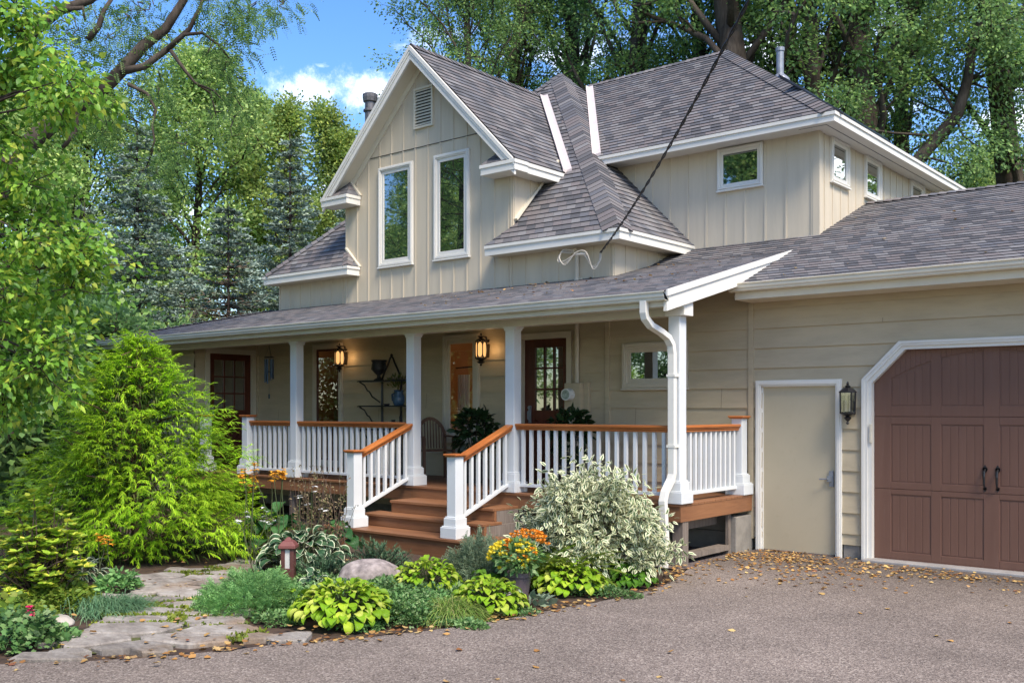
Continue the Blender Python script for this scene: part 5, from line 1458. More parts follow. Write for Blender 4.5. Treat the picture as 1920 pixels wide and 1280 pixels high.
# --- far broadleaf trees on the left and bright ones far right
GA = 'broadleaf trees behind the spruces'
m1 = make_tree('maple_tree', 'x', GA, 41, 16, .28, 4.4, .12, 36, 7, 46, .40, LM['maple'], BARK_D, RH(.62), .17)
m2 = make_tree('maple_tree', 'x', GA, 42, 15, .25, 3.0, .10, 36, 6, 46, .36, LM['maple'], BARK_D, RH(.62), .165, up=1.3)
y1 = make_tree('yellowing_tree', 'x', GA, 43, 15, .22, 3.0, .10, 36, 6, 34, .30, LM['yellow'], BARK_D, RH(.62), .15, up=1.35)
for first, px, d, s, lab in ((m1,372,40,.98,'tall green maple between the two blue spruces'), (m2,468,43,.98,'narrow green maple right of the tall maple'), (y1,600,40,.92,'yellow green tree left of the gable roof with spiky top')):
    first.location = Vector(AT(px,d,-.1)); first.scale = (s,)*3; first['label'] = lab
dup(y1, AT(546,41,-.1), 2, .95, 'yellow green tree with the topmost spikes behind the right spruce', GA); dup(y1, AT(655,41,-.1), 4, .86, 'yellow green tree partly hidden by the gable', GA)
dup(m1, AT(180,38,-.1), 1.3, .86, 'green maple behind the left spruce', GA); dup(m1, AT(40,40,-.1), 3.0, .9, 'green maple at the far left behind the broad leaved tree', GA)
dup(m2, AT(300,46,-.1), 2.2, .95, 'far green maple directly behind the left spruce tip', GA); dup(m1, AT(-160,36,-.1), 5, .95, 'green maple outside the frame on the left', GA)
dup(m2, AT(700,52,-.1), 1, .9, 'far maple hidden behind the front gable', GA); dup(m1, AT(1860,46,-.1), .7, .82, 'bright green tree low behind the garage ridge', GA); dup(y1, AT(1790,50,-.1), .2, .75, 'yellow green tree low behind the garage ridge', GA); dup(m1, AT(1990,44,-.1), 2, .85, 'green tree beyond the garage outside the frame', GA)
dup(m2, AT(110,48,-.1), .5, .9, 'far green maple low behind the leftmost spruce', GA); dup(m1, AT(560,56,-.1), 2.4, .8, 'distant maple low behind the right spruce', GA)

# --- blue spruces
def spruce(name, label, seed, h, rb, mats, dead_below=0.0, loc=(0,0,0), group='blue spruces beside the house', n_wh=23):
    r = rs_(seed); root = empty(name, (0,0,0), label, 'spruce', group)
    mb = MB(); mb.tube([(0,0,-.1),(0,0,h*.5),(r.normal(0,.05),0,h)], [.028*h*.55,.014*h*.55,.012], 8)
    P, D, N, S, K = [], [], [], [], []
    for w in range(n_wh):
        t = (w+.3)/n_wh; z = h*(.10+.89*t**.92); L0 = rb*(1-t)**.82*(.85+.15*math.sin(w*2.1))+.10
        nb = 8 if t < .8 else 5
        for b in range(nb):
            az = 2*math.pi*(b+r.random()*.7)/nb+w*.7; Ln = L0*r.uniform(.62,1.14); dead = t < dead_below*r.uniform(.7,1.25)
            d = np.array([math.cos(az), math.sin(az), 0]); sd = np.array([-d[1], d[0], 0])
            q = np.linspace(0,1,6); sag = (-.30*(1-t)+.12)*q+.22*q*q
            B = np.array([0,0,z+r.normal(0,.05)])+d*(q*Ln)[:,None]+np.array([0,0,1.0])*(sag*Ln)[:,None]
            mb.tube(B, list(np.linspace(.012+.016*(1-t),.005,6)), 4, mat=0)
            ns = max(4, int(Ln*11))
            for s in range(ns):
                f = .22+.78*(s+r.random())/ns; j = min(4,int(f*5)); b0 = B[j]+(B[j+1]-B[j])*(f*5-j)
                tw = unit(d*.75+sd*(1 if s%2 else -1)*r.uniform(.35,1.0)+np.array([0,0,r.normal(-.06,.07)])); tl = Ln*.30*(1.15-f)+.15
                k = 4 if dead else 22
                u = r.random(k); p = b0+tw*(u*tl)[:,None]
                nd = unit(tw*.8+r.normal(0,.5,(k,3))*np.array([1,1,.45])+np.array([0,0,.10]))
                P.append(p); D.append(nd); N.append(np.array([0,0,.55])+r.normal(0,.9,(k,3))); S.append(r.uniform(.07,.15,k)*(1.6 if dead else 1.0)); K.append(np.full(k, 2 if dead else (1 if (f < .55 and r.random() < .8) or r.random() < .18 else 0)))
    mb.build('trunk', BARK_D, root)
    P, D, N, S, K = map(np.concatenate, (P, D, N, S, K))
    leaves('crown', RH(.30), P, D, N, S, mats, root, W=np.where(K == 2, .05, S*1.35), midx=K.astype(int))
    root.location = Vector([float(a) for a in loc]); return root
SP = [LM['spruce'], LM['spruce_d'], LM['dead']]
s1 = spruce('blue_spruce', 'tall broad blue spruce left of the maple, behind the lime bush', 51, 9.4, 2.35, SP, .10, AT(258,26,-.1))
s2 = spruce('blue_spruce', 'blue spruce with thin spire beside the left roof eave', 52, 10.2, 2.2, SP, .12, AT(545,30,-.1))
s3 = spruce('blue_spruce', 'short blue spruce with dead brown lower branches by the porch roof', 53, 6.9, 1.9, SP, .62, AT(428,24.5,-.1))
dup(s2, AT(470,33,-.1), 2.0, .72, 'small blue spruce between the short brown spruce and the spired one', 'blue spruces beside the house')
dup(s1, AT(160,30,-.1), 1.0, .86, 'leftmost blue spruce half hidden by broad leaves', 'blue spruces beside the house')
dup(s2, AT(664,36,-.1), 3.0, 1.05, 'blue spruce peeping out behind the gable roof edge', 'blue spruces beside the house')
dup(s1, AT(345,29,-.1), 4.0, .66, 'low blue spruce behind the porch roof corner', 'blue spruces beside the house')

# --- overhanging locust: dark limbs with feathery fronds across the top left
r = rs_(61); dl = 15.5
t = empty('locust_tree', AT(-60,dl,-.1), 'dark limbed tree with feathery leaves overhanging the top left', 'tree')
mb = MB()
LIMB = [([(-70,760),(-40,480),(15,310),(70,255),(120,215),(170,190),(225,135),(270,85),(310,55),(345,0),(365,-60)],.17,.045),
        ([(-30,470),(-20,200),(60,60),(110,20),(170,0),(220,-40)],.13,.04),
        ([(225,135),(270,125),(315,92),(355,55),(375,15),(390,-30)],.06,.02), ([(315,92),(345,65),(380,62),(410,85),(430,110)],.035,.012),
        ([(130,215),(148,190),(140,250),(115,280)],.05,.03), ([(240,158),(275,175),(292,205),(285,235),(290,265),(280,290)],.03,.010),
        ([(320,95),(345,130),(365,155),(395,175),(405,215)],.032,.010), ([(165,75),(185,50),(195,20),(215,-10)],.05,.025), ([(110,20),(155,15),(160,40)],.045,.02),
        ([(365,155),(400,170),(420,190)],.02,.008), ([(150,195),(100,150),(60,120)],.045,.02)]
C, D = [], []
for pts, ra, rb_ in LIMB:
    off = r.normal(0,.5)
    Q = [ATH(x,y,dl-.7+i*.03) for i,(x,y) in enumerate(pts)]
    mb.tube(Q, list(np.linspace(ra, rb_, len(Q))), 8)
FOL = [(175,30,50),(130,60,40),(235,45,44),(275,20,44),(258,100,34),(215,80,36),(300,70,26),(378,12,44),(430,20,44),(480,12,40),(530,8,32),(425,55,34),(398,100,24),(440,150,26),(432,190,28),(436,235,18),(300,172,30),(262,178,32),(215,196,32),(185,222,28),(200,250,22),(345,272,24),(325,300,24),(300,292,22),(285,330,18),(60,30,50),(20,90,50),(100,110,45),(160,110,32),(440,95,22),(455,45,30),(510,35,22),(240,232,20),(405,215,18),(420,120,18)]
for x, y, s in FOL:
    for k in range(int(s/3.8)):
        px, py = x+r.normal(0,s*.5), y+r.normal(0,s*.42); c = ATH(px, py, dl+r.normal(0,.7)); C.append(c); D.append(np.array([0,0,-.5]))
        if k % 3 == 0:
            b = ATH(x+r.normal(0,8), y-8+r.normal(0,8), dl); mb.tube(curve(b, c, 4, r, .06), [.012,.009,.006,.004], 4)
mb.build('trunk', BARK, t, smooth=True)
P, d, N = fill(r, np.array(C), np.array(D), 11, .13, .9, .3); leaves('crown', FR, P, d, N, r.uniform(.14,.24,len(P)), LM['locust'], t)

# --- broad leaved tree close on the left
r = rs_(62); dn = 9.0
t = empty('broadleaf_tree', AT(-160,dn,-.1), 'bright green broad leaved tree filling the left edge', 'tree')
CL = [(25,40),(90,60),(60,110),(135,110),(175,150),(205,175),(20,130),(100,170),(150,190),(30,215),(60,250),(15,290),(45,330),(95,345),(15,380),(70,395),(130,410),(30,440),(100,450),(165,450),(205,470),(55,500),(125,505),(180,510),(225,500),(95,555),(20,545),(160,560),(195,540),(50,600),(110,610),(150,640),(20,660),(75,665),(125,690),(40,715),(95,725),(150,700),(15,760),(-60,60),(-60,180),(-60,300),(-70,420),(-60,540),(-60,660),(40,765),(20,0),(70,10),(235,485),(190,185)]
C, D, S_ = [], [], []
mb = MB(); tr = [AT(-190,dn,-.1), ATH(-180,650,dn), ATH(-160,450,dn), ATH(-140,250,dn), ATH(-120,60,dn)]; mb.tube(tr, [.12,.10,.08,.06,.03], 8)
for x, y in CL:
    c = ATH(x*.82-28, y, dn+r.normal(0,.35)); b = tr[1+min(3, max(0, int((700-y)/200)))]
    mb.tube(curve(b, c, 6, r, .08, .1), [.022,.018,.014,.010,.007,.004], 5)
    for k in range(9):
        e = c+r.normal(0,1,3)*np.array([.15,.15,.13]); mb.tube(curve(c, e, 3, r, .02), [.005,.004,.003], 4); C.append(e); D.append(unit(e-c))
mb.build('trunk', BARK_D, t, smooth=True)
P, d, N = fill(r, np.array(C), np.array(D), 27, .085, .62, .55)
SL = r.uniform(.042,.076,len(P)); leaves('crown', HEART, P, d, N, SL, LM['lilac'], t, W=SL*.80)

# understorey bushes that close the view at the left
GB = 'dark bushes under the left trees'
b1 = make_tree('understorey_bush', 'dark bush behind the lime bush, under the left tree', GB, 71, 2.6, .06, 1.7, .05, 16, 6, 26, .25, LM['bigtree'], BARK_D, RH(.6), .13, AT(20,17,-.1), cat='bush')
for px, d_, s, z_, lab in ((160,20,1.2,1,'dark bush below the leftmost spruce'), (-120,15,1.3,2,'dark bush outside the left edge'), (320,22,1.1,3,'dark bush low behind the lime bush'), (60,24,1.5,4,'taller dark bush far behind at the left edge'), (-20,21,1.3,5,'dark bush at the extreme left behind the broad leaved tree')):
    dup(b1, AT(px,d_,-.1), z_, s, lab, GB)

# trees across the drive, seen mirrored in the window panes
GR = 'trees across the drive'
for i, (x, y, s, k, lab) in enumerate(((-30,-8,.70,m1,'maple across the drive mirrored in the left upper pane'), (-40,-15,.75,m2,'narrow maple across the drive'), (-24,-13,.95,m1,'broad maple across the drive'),
        (-47,-4,1.05,m1,'far maple across the drive to the left'), (-17.5,-9,.95,m2,'maple across the drive mirrored in the rear window'), (-36,-21,.9,m1,'tall maple far across the drive'), (-13,-14,1.0,m1,'maple straight across from the porch'),
        (-20,-18,1.1,m1,'large maple behind the others across the drive'), (-7,-19,1.0,m2,'maple across the drive behind the camera'), (-42,-20,1.2,m1,'farthest maple across the drive'),
        (6.5,33,1.1,m1,'maple beyond the garage mirrored in the side windows'), (12,39,1.15,m1,'broad maple farther beyond the garage'), (2.5,42,1.1,m2,'narrow maple beyond the garage end'), (20,32,1.0,m1,'maple beyond the far end of the drive'))):
    dup(k, (x,y,-.1), i*1.1, s, lab, GR)

# ================================================================ garden
def strands(name, r, base, D0, Ln, w, mats, parent, droop=.5, seg=5, label=None, cat=None, kind=None, group=None):
    """thin bent blades: base (n,3), start direction D0, length Ln, width w"""
    n = len(base); D0 = unit(np.asarray(D0, float)); Ln = np.broadcast_to(Ln, (n,)); side = unit(np.cross(D0, np.array([0,0,1.0])+r.normal(0,.2,(n,3))))
    V = np.zeros((n, (seg+1)*2, 3)); U = np.zeros((n, (seg+1)*2, 2))
    for k in range(seg+1):
        t = k/seg; c = base+D0*(Ln*t)[:,None]; c[:,2] -= droop*Ln*t*t
        ww = w*(1-t**2.2)*.5+.0004
        V[:,2*k] = c-side*ww; V[:,2*k+1] = c+side*ww; U[:,2*k] = (1,t); U[:,2*k+1] = (1,t)
    q = np.array([[2*k,2*k+1,2*k+3,2*k+2] for k in range(seg)]).ravel(); m_ = (seg+1)*2
    L_ = (q[None,:]+(np.arange(n)*m_)[:,None]).ravel()
    uv = U[:, q].reshape(-1,2)
    o = np_mesh(name, V.reshape(-1,3), L_, np.arange(n*seg)*4, mats, parent, uv)
    return tag(o, label, cat, group, kind) if (label or kind) else o

# --- thread-leaf false cypress: the big lime bush
def cypress(px, d_, h, R0, label, seed):
    r = rs_(seed); c0 = AT(px, d_, -.07); root = empty('thread_cypress', c0, label, 'bush')
    B, D, L_, IN, IND = [], [], [], [], []
    mb = MB()
    lean = np.array([.03,.0])
    def Rad(t, az): return R0*(1-t)**.47*(.80+.13*np.sin(az*3+t*9)+.12*np.sin(az*5-t*14+1)+.07*np.sin(az*9+t*23))*(.86+.14*np.sin(np.minimum(t*7+.4,3)))
    for i in range(60):
        t = r.random()**1.2; az = r.random()*6.283; e = np.array([math.cos(az)*Rad(t,az)*.8, math.sin(az)*Rad(t,az)*.8, h*t*.92+.1])
        s = np.array([0,0,max(.05, e[2]-.45*R0*(1-t))]); mb.tube(curve(c0+s, c0+e, 5, r, .05, .05), [.016,.012,.009,.006,.004], 4)
    for q in ((-.30,.10,h*.93),(.02,.03,h*1.02),(.10,-.05,h*.98)):
        mb.tube([c0+np.array([q[0]*.3,q[1]*.3,0]), c0+np.array([q[0]*.8,q[1],h*.6]), c0+np.array(q)], [.04,.022,.006], 6)
    mb.build('trunk', BARK_R, root)
    nf = 4600
    for i in range(nf):
        t = min(.985, 1-(1-r.random())**.58) if r.random() < .85 else r.random()
        az = r.random()*6.283; R1 = Rad(np.array(t), np.array(az)); dep = r.uniform(.52,1.0)**.7
        out = np.array([math.cos(az), math.sin(az), 0]); b = np.array([0,0,h*t*.95+.10])+out*max(.04, R1*dep-.16)
        ax = unit(out*1.0+np.array([0,0,.42+.5*t+r.normal(0,.25)])+r.normal(0,.28,3)); fl = r.uniform(.13,.28)
        sd = unit(np.cross(ax, [0,0,1.0])); k = 22
        u = np.linspace(.0,1,k); p = c0+b+ax*(u*fl)[:,None]; p[:,2] -= .42*fl*u*u
        s = np.where(np.arange(k)%2 == 0, 1, -1)[:,None]
        dd = unit(ax*(.75+.3*u[:,None])+sd*s*r.uniform(.35,.95,(k,1))*(1.1-u[:,None]*.6)+np.array([0,0,-.32])+r.normal(0,.20,(k,3)))
        B.append(p); D.append(dd); L_.append(r.uniform(.04,.085,k)*(1.1-.35*u))
    for (dx, dy, z) in ((-.24,.08,h*.93),(.02,.03,h*1.0),(.08,-.04,h*.96),(-.2,.08,h*.86),(.04,.0,h*.9)):
        for i in range(9):
            a = r.random()*6.283; ax = unit(np.array([math.cos(a),math.sin(a),.45])); k = 18; u = np.linspace(0,1,k); p = c0+np.array([dx,dy,z-.02*i])+ax*(u*.22)[:,None]; p[:,2] -= .12*u*u
            sd = unit(np.cross(ax,[0,0,1.0])); s = np.where(np.arange(k)%2 == 0,1,-1)[:,None]; B.append(p); D.append(unit(ax*.8+sd*s*.7+np.array([0,0,-.25])+r.normal(0,.2,(k,3)))); L_.append(r.uniform(.06,.12,k))
    B = np.concatenate(B); dv = ((B-c0)@AXV)[:,None]; B = B-AXV*dv*.34
    strands('foliage', r, B, np.concatenate(D), np.concatenate(L_), .0085, LM['cypress'], root, .35, 2)
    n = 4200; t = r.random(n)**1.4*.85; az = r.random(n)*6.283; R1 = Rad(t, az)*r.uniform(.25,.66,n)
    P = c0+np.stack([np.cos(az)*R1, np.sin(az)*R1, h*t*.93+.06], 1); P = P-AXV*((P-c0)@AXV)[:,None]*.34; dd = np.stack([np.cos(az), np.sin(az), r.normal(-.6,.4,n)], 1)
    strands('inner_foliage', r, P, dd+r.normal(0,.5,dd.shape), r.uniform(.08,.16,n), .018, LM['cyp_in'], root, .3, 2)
    return root
cypress(256, 12.0, 2.72, 2.2, 'big lime green thread leaved bush left of the porch', 81)

# --- variegated dogwood at the porch corner
def dogwood(px, d_, label, seed):
    r = rs_(seed); c0 = AT(px, d_, -.06); root = empty('variegated_dogwood', c0, label, 'shrub'); mb = MB(); C, D = [], []
    for i in range(210):
        az = r.random()*6.283; el = math.asin(r.random()**.75); q = np.array([math.cos(az)*math.cos(el), math.sin(az)*math.cos(el), math.sin(el)])
        rad = np.array([1.02,.92,1.32])*(.84+.10*math.sin(az*3+1)+.09*math.sin(az*5+el*4)); e = c0+q*rad*r.uniform(.62,1.0)+np.array([0,0,.10])
        if e[2] < .18: e[2] = r.uniform(.15,.4)
        mb.tube(curve(c0+np.array([r.normal(0,.08),r.normal(0,.08),0]), e, 5, r, .04, .06), [.012,.009,.007,.005,.003], 4)
        for k in range(4): C.append(e-q*.085*k+r.normal(0,.05,3)); D.append(unit(q*.8+np.array([0,0,.1])))
    mb.build('stem', LM['wood'], root)
    P, d, N = fill(r, np.array(C), np.array(D), 13, .055, .9, .55)
    tm = ([(0,0,0),(0,.5,-.02),(0,.92,-.10),(0,1.04,-.13),(.11,.24,.02),(.13,.55,.0),(-.11,.24,.02),(-.13,.55,.0),(.20,.2,.03),(.235,.56,.01),(-.20,.2,.03),(-.235,.56,.01)],
          [(0,4,5,1),(1,5,2),(0,1,7,6),(1,2,7),(0,8,9,5,4),(5,9,3,2),(0,6,7,11,10),(7,2,3,11)],
          [(0,0),(0,.5),(.45,.9),(1,1),(.45,.2),(.45,.5),(.45,.2),(.45,.5),(1,.2),(1,.5),(1,.2),(1,.5)])
    leaves('leaves', tm, P, d, N, r.uniform(.06,.098,len(P)), LM['dogwood'], root)
dogwood(1108, 10.55, 'large white and green variegated shrub in front of the porch corner', 82)

# --- hostas
HT = hosta_tmpl(.66, .40); HTN = hosta_tmpl(.42, .42); HTR = hosta_tmpl(.78, .45)
def hosta(x, y, R_, h, n, ln, mat, label, seed, tm=HT, group='hostas in the garden beds', name='hosta', droop=1.0):
    r = rs_(seed); root = empty(name, (x,y,-.06), label, 'hosta', group)
    i = np.arange(n); f = np.sqrt((i+.5)/n); az = i*2.399963+r.normal(0,.3,n); out = np.stack([np.cos(az), np.sin(az), np.zeros(n)], 1); up = np.array([0,0,1.0])
    L_ = ln*r.uniform(.7,1.15,n)*(.72+.36*f); c0 = np.array([x,y,-.06])
    P = c0+out*(f*(R_-ln*.62))[:,None].clip(0)+up*(h*np.sqrt(1-.86*f**2.2)*r.uniform(.74,.98,n)-.03)[:,None]
    el = .62-1.15*f**1.3+r.normal(0,.22,n)
    D = out*np.cos(el)[:,None]+up*np.sin(el)[:,None]+r.normal(0,.12,(n,3)); N = -out*np.sin(el)[:,None]+up*np.cos(el)[:,None]+r.normal(0,.22,(n,3))
    leaves('leaves', tm, P, D, N, L_, mat, root, smooth=True)
    mb = MB()
    for k in range(0, n, 2): mb.tube([c0+out[k]*.04*f[k], P[k]*.5+c0*.5+up*.04, P[k]+D[k]*.02], .0035, 4)
    mb.build('petiole', LM['stem'], root)
    return root
g = lambda px, py: G(px, py, -.05)
p = G(620,1172); hosta(p[0]-.10, p[1]+.22, .47, .38, 330, .125, LM['lime'], 'round lime yellow hosta at the drive edge, closest to the camera', 91)
p = G(1060,1108); hosta(p[0]-.05, p[1]+.12, .39, .33, 240, .115, LM['lime'], 'lime hosta right of the flower pot under the variegated shrub', 92)
p = G(1174,1092); hosta(p[0]-.03, p[1]+.10, .32, .27, 170, .10, LM['hgreen'], 'plain green hosta below the variegated shrub, beside the downspout', 93, HTR)
p = G(908,1146); hosta(p[0]-.05, p[1]+.12, .36, .33, 240, .105, LM['lime'], 'lime hosta pressed against the ornamental grass tuft', 94)
p = AT(800,9.55); hosta(p[0], p[1], .38, .38, 220, .105, LM['lime'], 'yellow lime hosta in front of the bottom porch step', 95)
p = G(912,1112); hosta(p[0], p[1], .20, .26, 22, .20, LM['hgreen'], 'small strap leaved green hosta left of the flower pot', 96, HTN)
p = AT(566,11.1); hosta(p[0], p[1], .54, .46, 120, .205, LM['hvar'], 'large white edged hosta left of the porch steps', 97)
p = AT(515,11.9); hosta(p[0], p[1], .45, .62, 40, .28, LM['hdark'], 'dark green broad hosta under the porch fascia', 98, HTR)
p = AT(628,12.2); hosta(p[0], p[1], .34, .45, 26, .22, LM['hdark'], 'dark leaved hosta beneath the deck behind the seed stalks', 99, HTR)
p = AT(590,9.55); hosta(p[0], p[1], .20, .26, 26, .15, LM['hvar'], 'small white edged hosta beside the red bollard light', 100)
p = AT(545,8.9); hosta(p[0], p[1], .22, .22, 30, .13, LM['lime'], 'small lime hosta between bollard light and round lime hosta', 101)
p = G(148,1090); hosta(p[0], p[1], .34, .26, 70, .22, LM['hvar'], 'narrow white striped hosta in the left bed', 102, hosta_tmpl(.20,.40))
p = G(200,1015); hosta(p[0], p[1], .16, .30, 12, .14, LM['hdark'], 'small round leaved plant with orange flowers under the lime bush', 103, HTR)
# white hosta flowers, orange day lilies
def flower_stalks(name, label, cat, x, y, n, h, sp, mat, fl, seed, per=5, fs=.05, tm=OVATE, group=None, lean=.1):
    r = rs_(seed); root = empty(name, (x,y,-.06), label, cat, group)
    for i in range(n):
        b = np.array([x+r.normal(0,sp*.4), y+r.normal(0,sp*.4), -.06]); e = b+np.array([r.normal(0,lean), r.normal(0,lean), h*r.uniform(.8,1.08)]); P, D = [], []
        mb = MB(); mb.tube(curve(b, e, 5, r, .03), .005, 4); mb.build('stem', LM['stem'], root)
        for k in range(per):
            q = e-np.array([0,0,1.0])*k*fl*.9+r.normal(0,fl*.6,3); a = r.random()*6.283
            for m_ in range(5):
                aa = a+m_*1.257; P.append(q); D.append([math.cos(aa), math.sin(aa), r.uniform(-.2,.5)])
        P, D = np.array(P), np.array(D); leaves('flower_head', tm, P, D, np.array([0,0,1])+r.normal(0,.4,P.shape), r.uniform(fs*.7,fs*1.2,len(P)), mat, root)
    return root
p = AT(498,11.3); flower_stalks('hosta_flowers', 'white flower stalks of the dark hosta beside the lime bush', 'flower', p[0],p[1], 5, .62, .4, LM['fl_w'], .03, 111, 3, .042)
p = AT(582,11.3); flower_stalks('hosta_flowers', 'white flower stalks below the second porch post', 'flower', p[0],p[1], 4, .84, .3, LM['fl_w'], .03, 112, 2, .04)
p = AT(478,11.4); flower_stalks('day_lily', 'orange day lilies on tall stems before the left newel post', 'flower', p[0],p[1], 6, 1.10, .16, LM['fl_l'], .022, 113, 5, .05, lean=.05)
p = AT(511,11.4); flower_stalks('day_lily', 'orange day lilies just right of the other lilies', 'flower', p[0],p[1], 4, 1.06, .12, LM['fl_l'], .022, 114, 5, .05, lean=.05)
p = AT(196,10.1); flower_stalks('ligularia', 'orange flowered stalk in front of the lime bush', 'flower', p[0],p[1], 3, .58, .10, LM['fl_l'], .022, 115, 4, .05)
# seed stalk plant under the second post
r = rs_(116); p = AT(590,11.5); root = empty('seed_stalks', (p[0],p[1],-.06), 'tall thin plant with brown seed stalks below the second porch post', 'plant'); mb = MB(); P, D = [], []
for i in range(46):
    b = np.array([p[0]+r.normal(0,.16), p[1]+r.normal(0,.12), -.06]); e = b+np.array([r.normal(.02,.16), r.normal(0,.12), r.uniform(.6,1.15)]); c = curve(b, e, 6, r, .03); mb.tube(c, [.005,.005,.004,.004,.003,.002], 4)
    for k in range(26): u = r.uniform(.35,1); P.append(b+(e-b)*u+r.normal(0,.012,3)); D.append(r.normal(0,1,3)+np.array([0,0,.4]))
mb.build('stem', LM['wood'], root); P = np.array(P); leaves('seed_heads', RH(.45), P, np.array(D), r.normal(0,1,P.shape), r.uniform(.018,.05,len(P)), LM['seed'], root)

# --- low evergreens, ferns, mounds
def mound(name, label, cat, px, d_, rx, ry, h, n, tm, size, mat, seed, droop=.2, kind=None, group=None, loc=None, upb=.4):
    r = rs_(seed); c = AT(px, d_, -.06) if loc is None else np.array([loc[0], loc[1], -.06])
    az = r.random(n)*6.283; u = r.random(n)**.5; x, y = np.cos(az)*u, np.sin(az)*u
    bump = .72+.20*np.sin(x*5+seed)*np.cos(y*6+seed*.7)+.12*np.sin(x*11+y*9)
    z = h*np.sqrt(np.clip(1-u**2.4,0,1))*bump*r.uniform(.45,1.05,n)+.01
    P = c+np.stack([x*rx, y*ry, z], 1)
    D = np.stack([x, y, np.full(n, upb)], 1)+r.normal(0,.5,(n,3))+np.array([0,0,-droop]); N = np.array([0,0,1])+r.normal(0,.5,(n,3))
    if kind == 'stuff':
        return tag(leaves(name, tm, P, D, N, r.uniform(size*.7,size*1.3,n), mat), kind='stuff')
    root = empty(name, c, label, cat, group)
    leaves('leaves', tm, P, D, N, r.uniform(size*.7,size*1.3,n), mat, root)
    mb = MB()
    for k in range(14):
        j = int(r.integers(0,n)); mb.tube([c+np.array([0,0,.0]), c*.4+P[j]*.6+np.array([0,0,.02]), P[j]], [.005,.004,.003], 4)
    mb.build('stem', LM['wood'], root)
    return root
def juniper(px, d_, rx, h, n, label, seed):
    r = rs_(seed); c = AT(px, d_, -.06); root = empty('juniper', c, label, 'shrub', 'low dark junipers around the boulder'); B, D, L_ = [], [], []; mb = MB()
    for i in range(n):
        az = r.random()*6.283; el = r.uniform(.15,1.25); q = np.array([math.cos(az)*math.cos(el), math.sin(az)*math.cos(el), math.sin(el)*.9]); ln = r.uniform(.5,1.0)
        e = q*np.array([rx,rx,h*1.15])*ln; P = curve(c, c+e, 5, r, .03, .04); mb.tube(P, [.008,.007,.005,.004,.002], 4)
        k = 85; u = r.uniform(.3,1,k)*4; j = np.minimum(u.astype(int),3); p = P[j]+(P[j+1]-P[j])*(u-j)[:,None]
        B.append(p); D.append(unit(unit(e)*.9+r.normal(0,.6,(k,3)))); L_.append(r.uniform(.03,.065,k))
    mb.build('stem', LM['wood'], root)
    strands('needles', r, np.concatenate(B), np.concatenate(D), np.concatenate(L_), .008, LM['juniper'], root, .05, 1)
juniper(715, 10.55, .50, .46, 95, 'dark juniper in front of the porch steps behind the boulder', 121)
juniper(606, 10.2, .38, .40, 75, 'dark juniper behind the red bollard light', 122)
def fern(px, d_, n, ln, mat, label, seed, h=.16, group='ferns beside the porch steps'):
    r = rs_(seed); c = AT(px, d_, -.06); root = empty('fern', c, label, 'fern', group)
    az = r.random(n)*6.283; el = r.uniform(.25,1.2,n); D = np.stack([np.cos(az)*np.cos(el), np.sin(az)*np.cos(el), np.sin(el)], 1)
    P = c+np.stack([np.cos(az)*.06, np.sin(az)*.06, np.full(n,h)], 1)+D*(r.uniform(0,.25,n)*ln)[:,None]
    tm = frond_tmpl(13, .22); V = [(x, y, z-.55*y*y*1.0) for x, y, z in tm[0]]
    leaves('fronds', (V, tm[1], tm[2]), P, D, np.cross(np.cross(D, [0,0,1.0]), D)+r.normal(0,.15,(n,3)), r.uniform(.6,1.1,n)*ln, mat, root)
    mb = MB()
    for k in range(10): mb.tube([c, c+D[k]*ln*.4], .004, 4)
    mb.build('stem', LM['wood'], root)
mound('fern', 'grey green ferny plant in front of the right stair newel', 'fern', 893, 10.05, .34, .26, .56, 2300, FR, .085, LM['fern'], 123, upb=1.0, group='ferns beside the porch steps')
mound('fern', 'dark ferny plant behind the flower pot, beside the stair side', 'fern', 936, 10.35, .30, .24, .50, 1700, FR, .085, LM['fern'], 124, upb=1.0, group='ferns beside the porch steps')
fern(1080, 9.95, 46, .34, LM['fern_y'], 'low lime fern under the variegated shrub', 125)
fern(1010, 10.0, 30, .36, LM['fern_y'], 'small lime fern just right of the flower pot', 126)
mound('feathery_mound', 'feathery pale green mound at the path edge beside the bollard', 'plant', 468, 8.85, .42, .42, .36, 3000, FR, .085, LM['feather'], 131, upb=.6)
mound('feathery_mound', 'small feathery plant on the path side of the bollard', 'plant', 505, 9.7, .22, .22, .20, 900, FR, .07, LM['feather'], 132, upb=.6)
mound('ground_cover', None, None, 700, 9.25, .95, .80, .20, 9500, RH(.6), .040, LM['cover'], 133, kind='stuff')
mound('ground_cover', None, None, 742, 8.6, .52, .50, .24, 7000, RH(.6), .038, LM['cover'], 134, kind='stuff')
mound('ground_cover', None, None, 640, 9.9, .7, .5, .16, 4000, RH(.6), .040, LM['cover'], 136, kind='stuff')
mound('ground_cover', None, None, 100, 9.2, .62, .30, .22, 4500, OVATE, .055, LM['cover_y'], 135, kind='stuff')
mound('ground_cover', None, None, 570, 8.75, .30, .30, .15, 2600, RH(.6), .036, LM['cover'], 231, kind='stuff')
mound('ground_cover', None, None, 845, 9.25, .55, .35, .16, 3600, RH(.6), .040, LM['cover'], 232, kind='stuff')
mound('ground_cover', None, None, 950, 8.75, .34, .2, .07, 700, RH(.6), .032, LM['cover'], 233, kind='stuff')
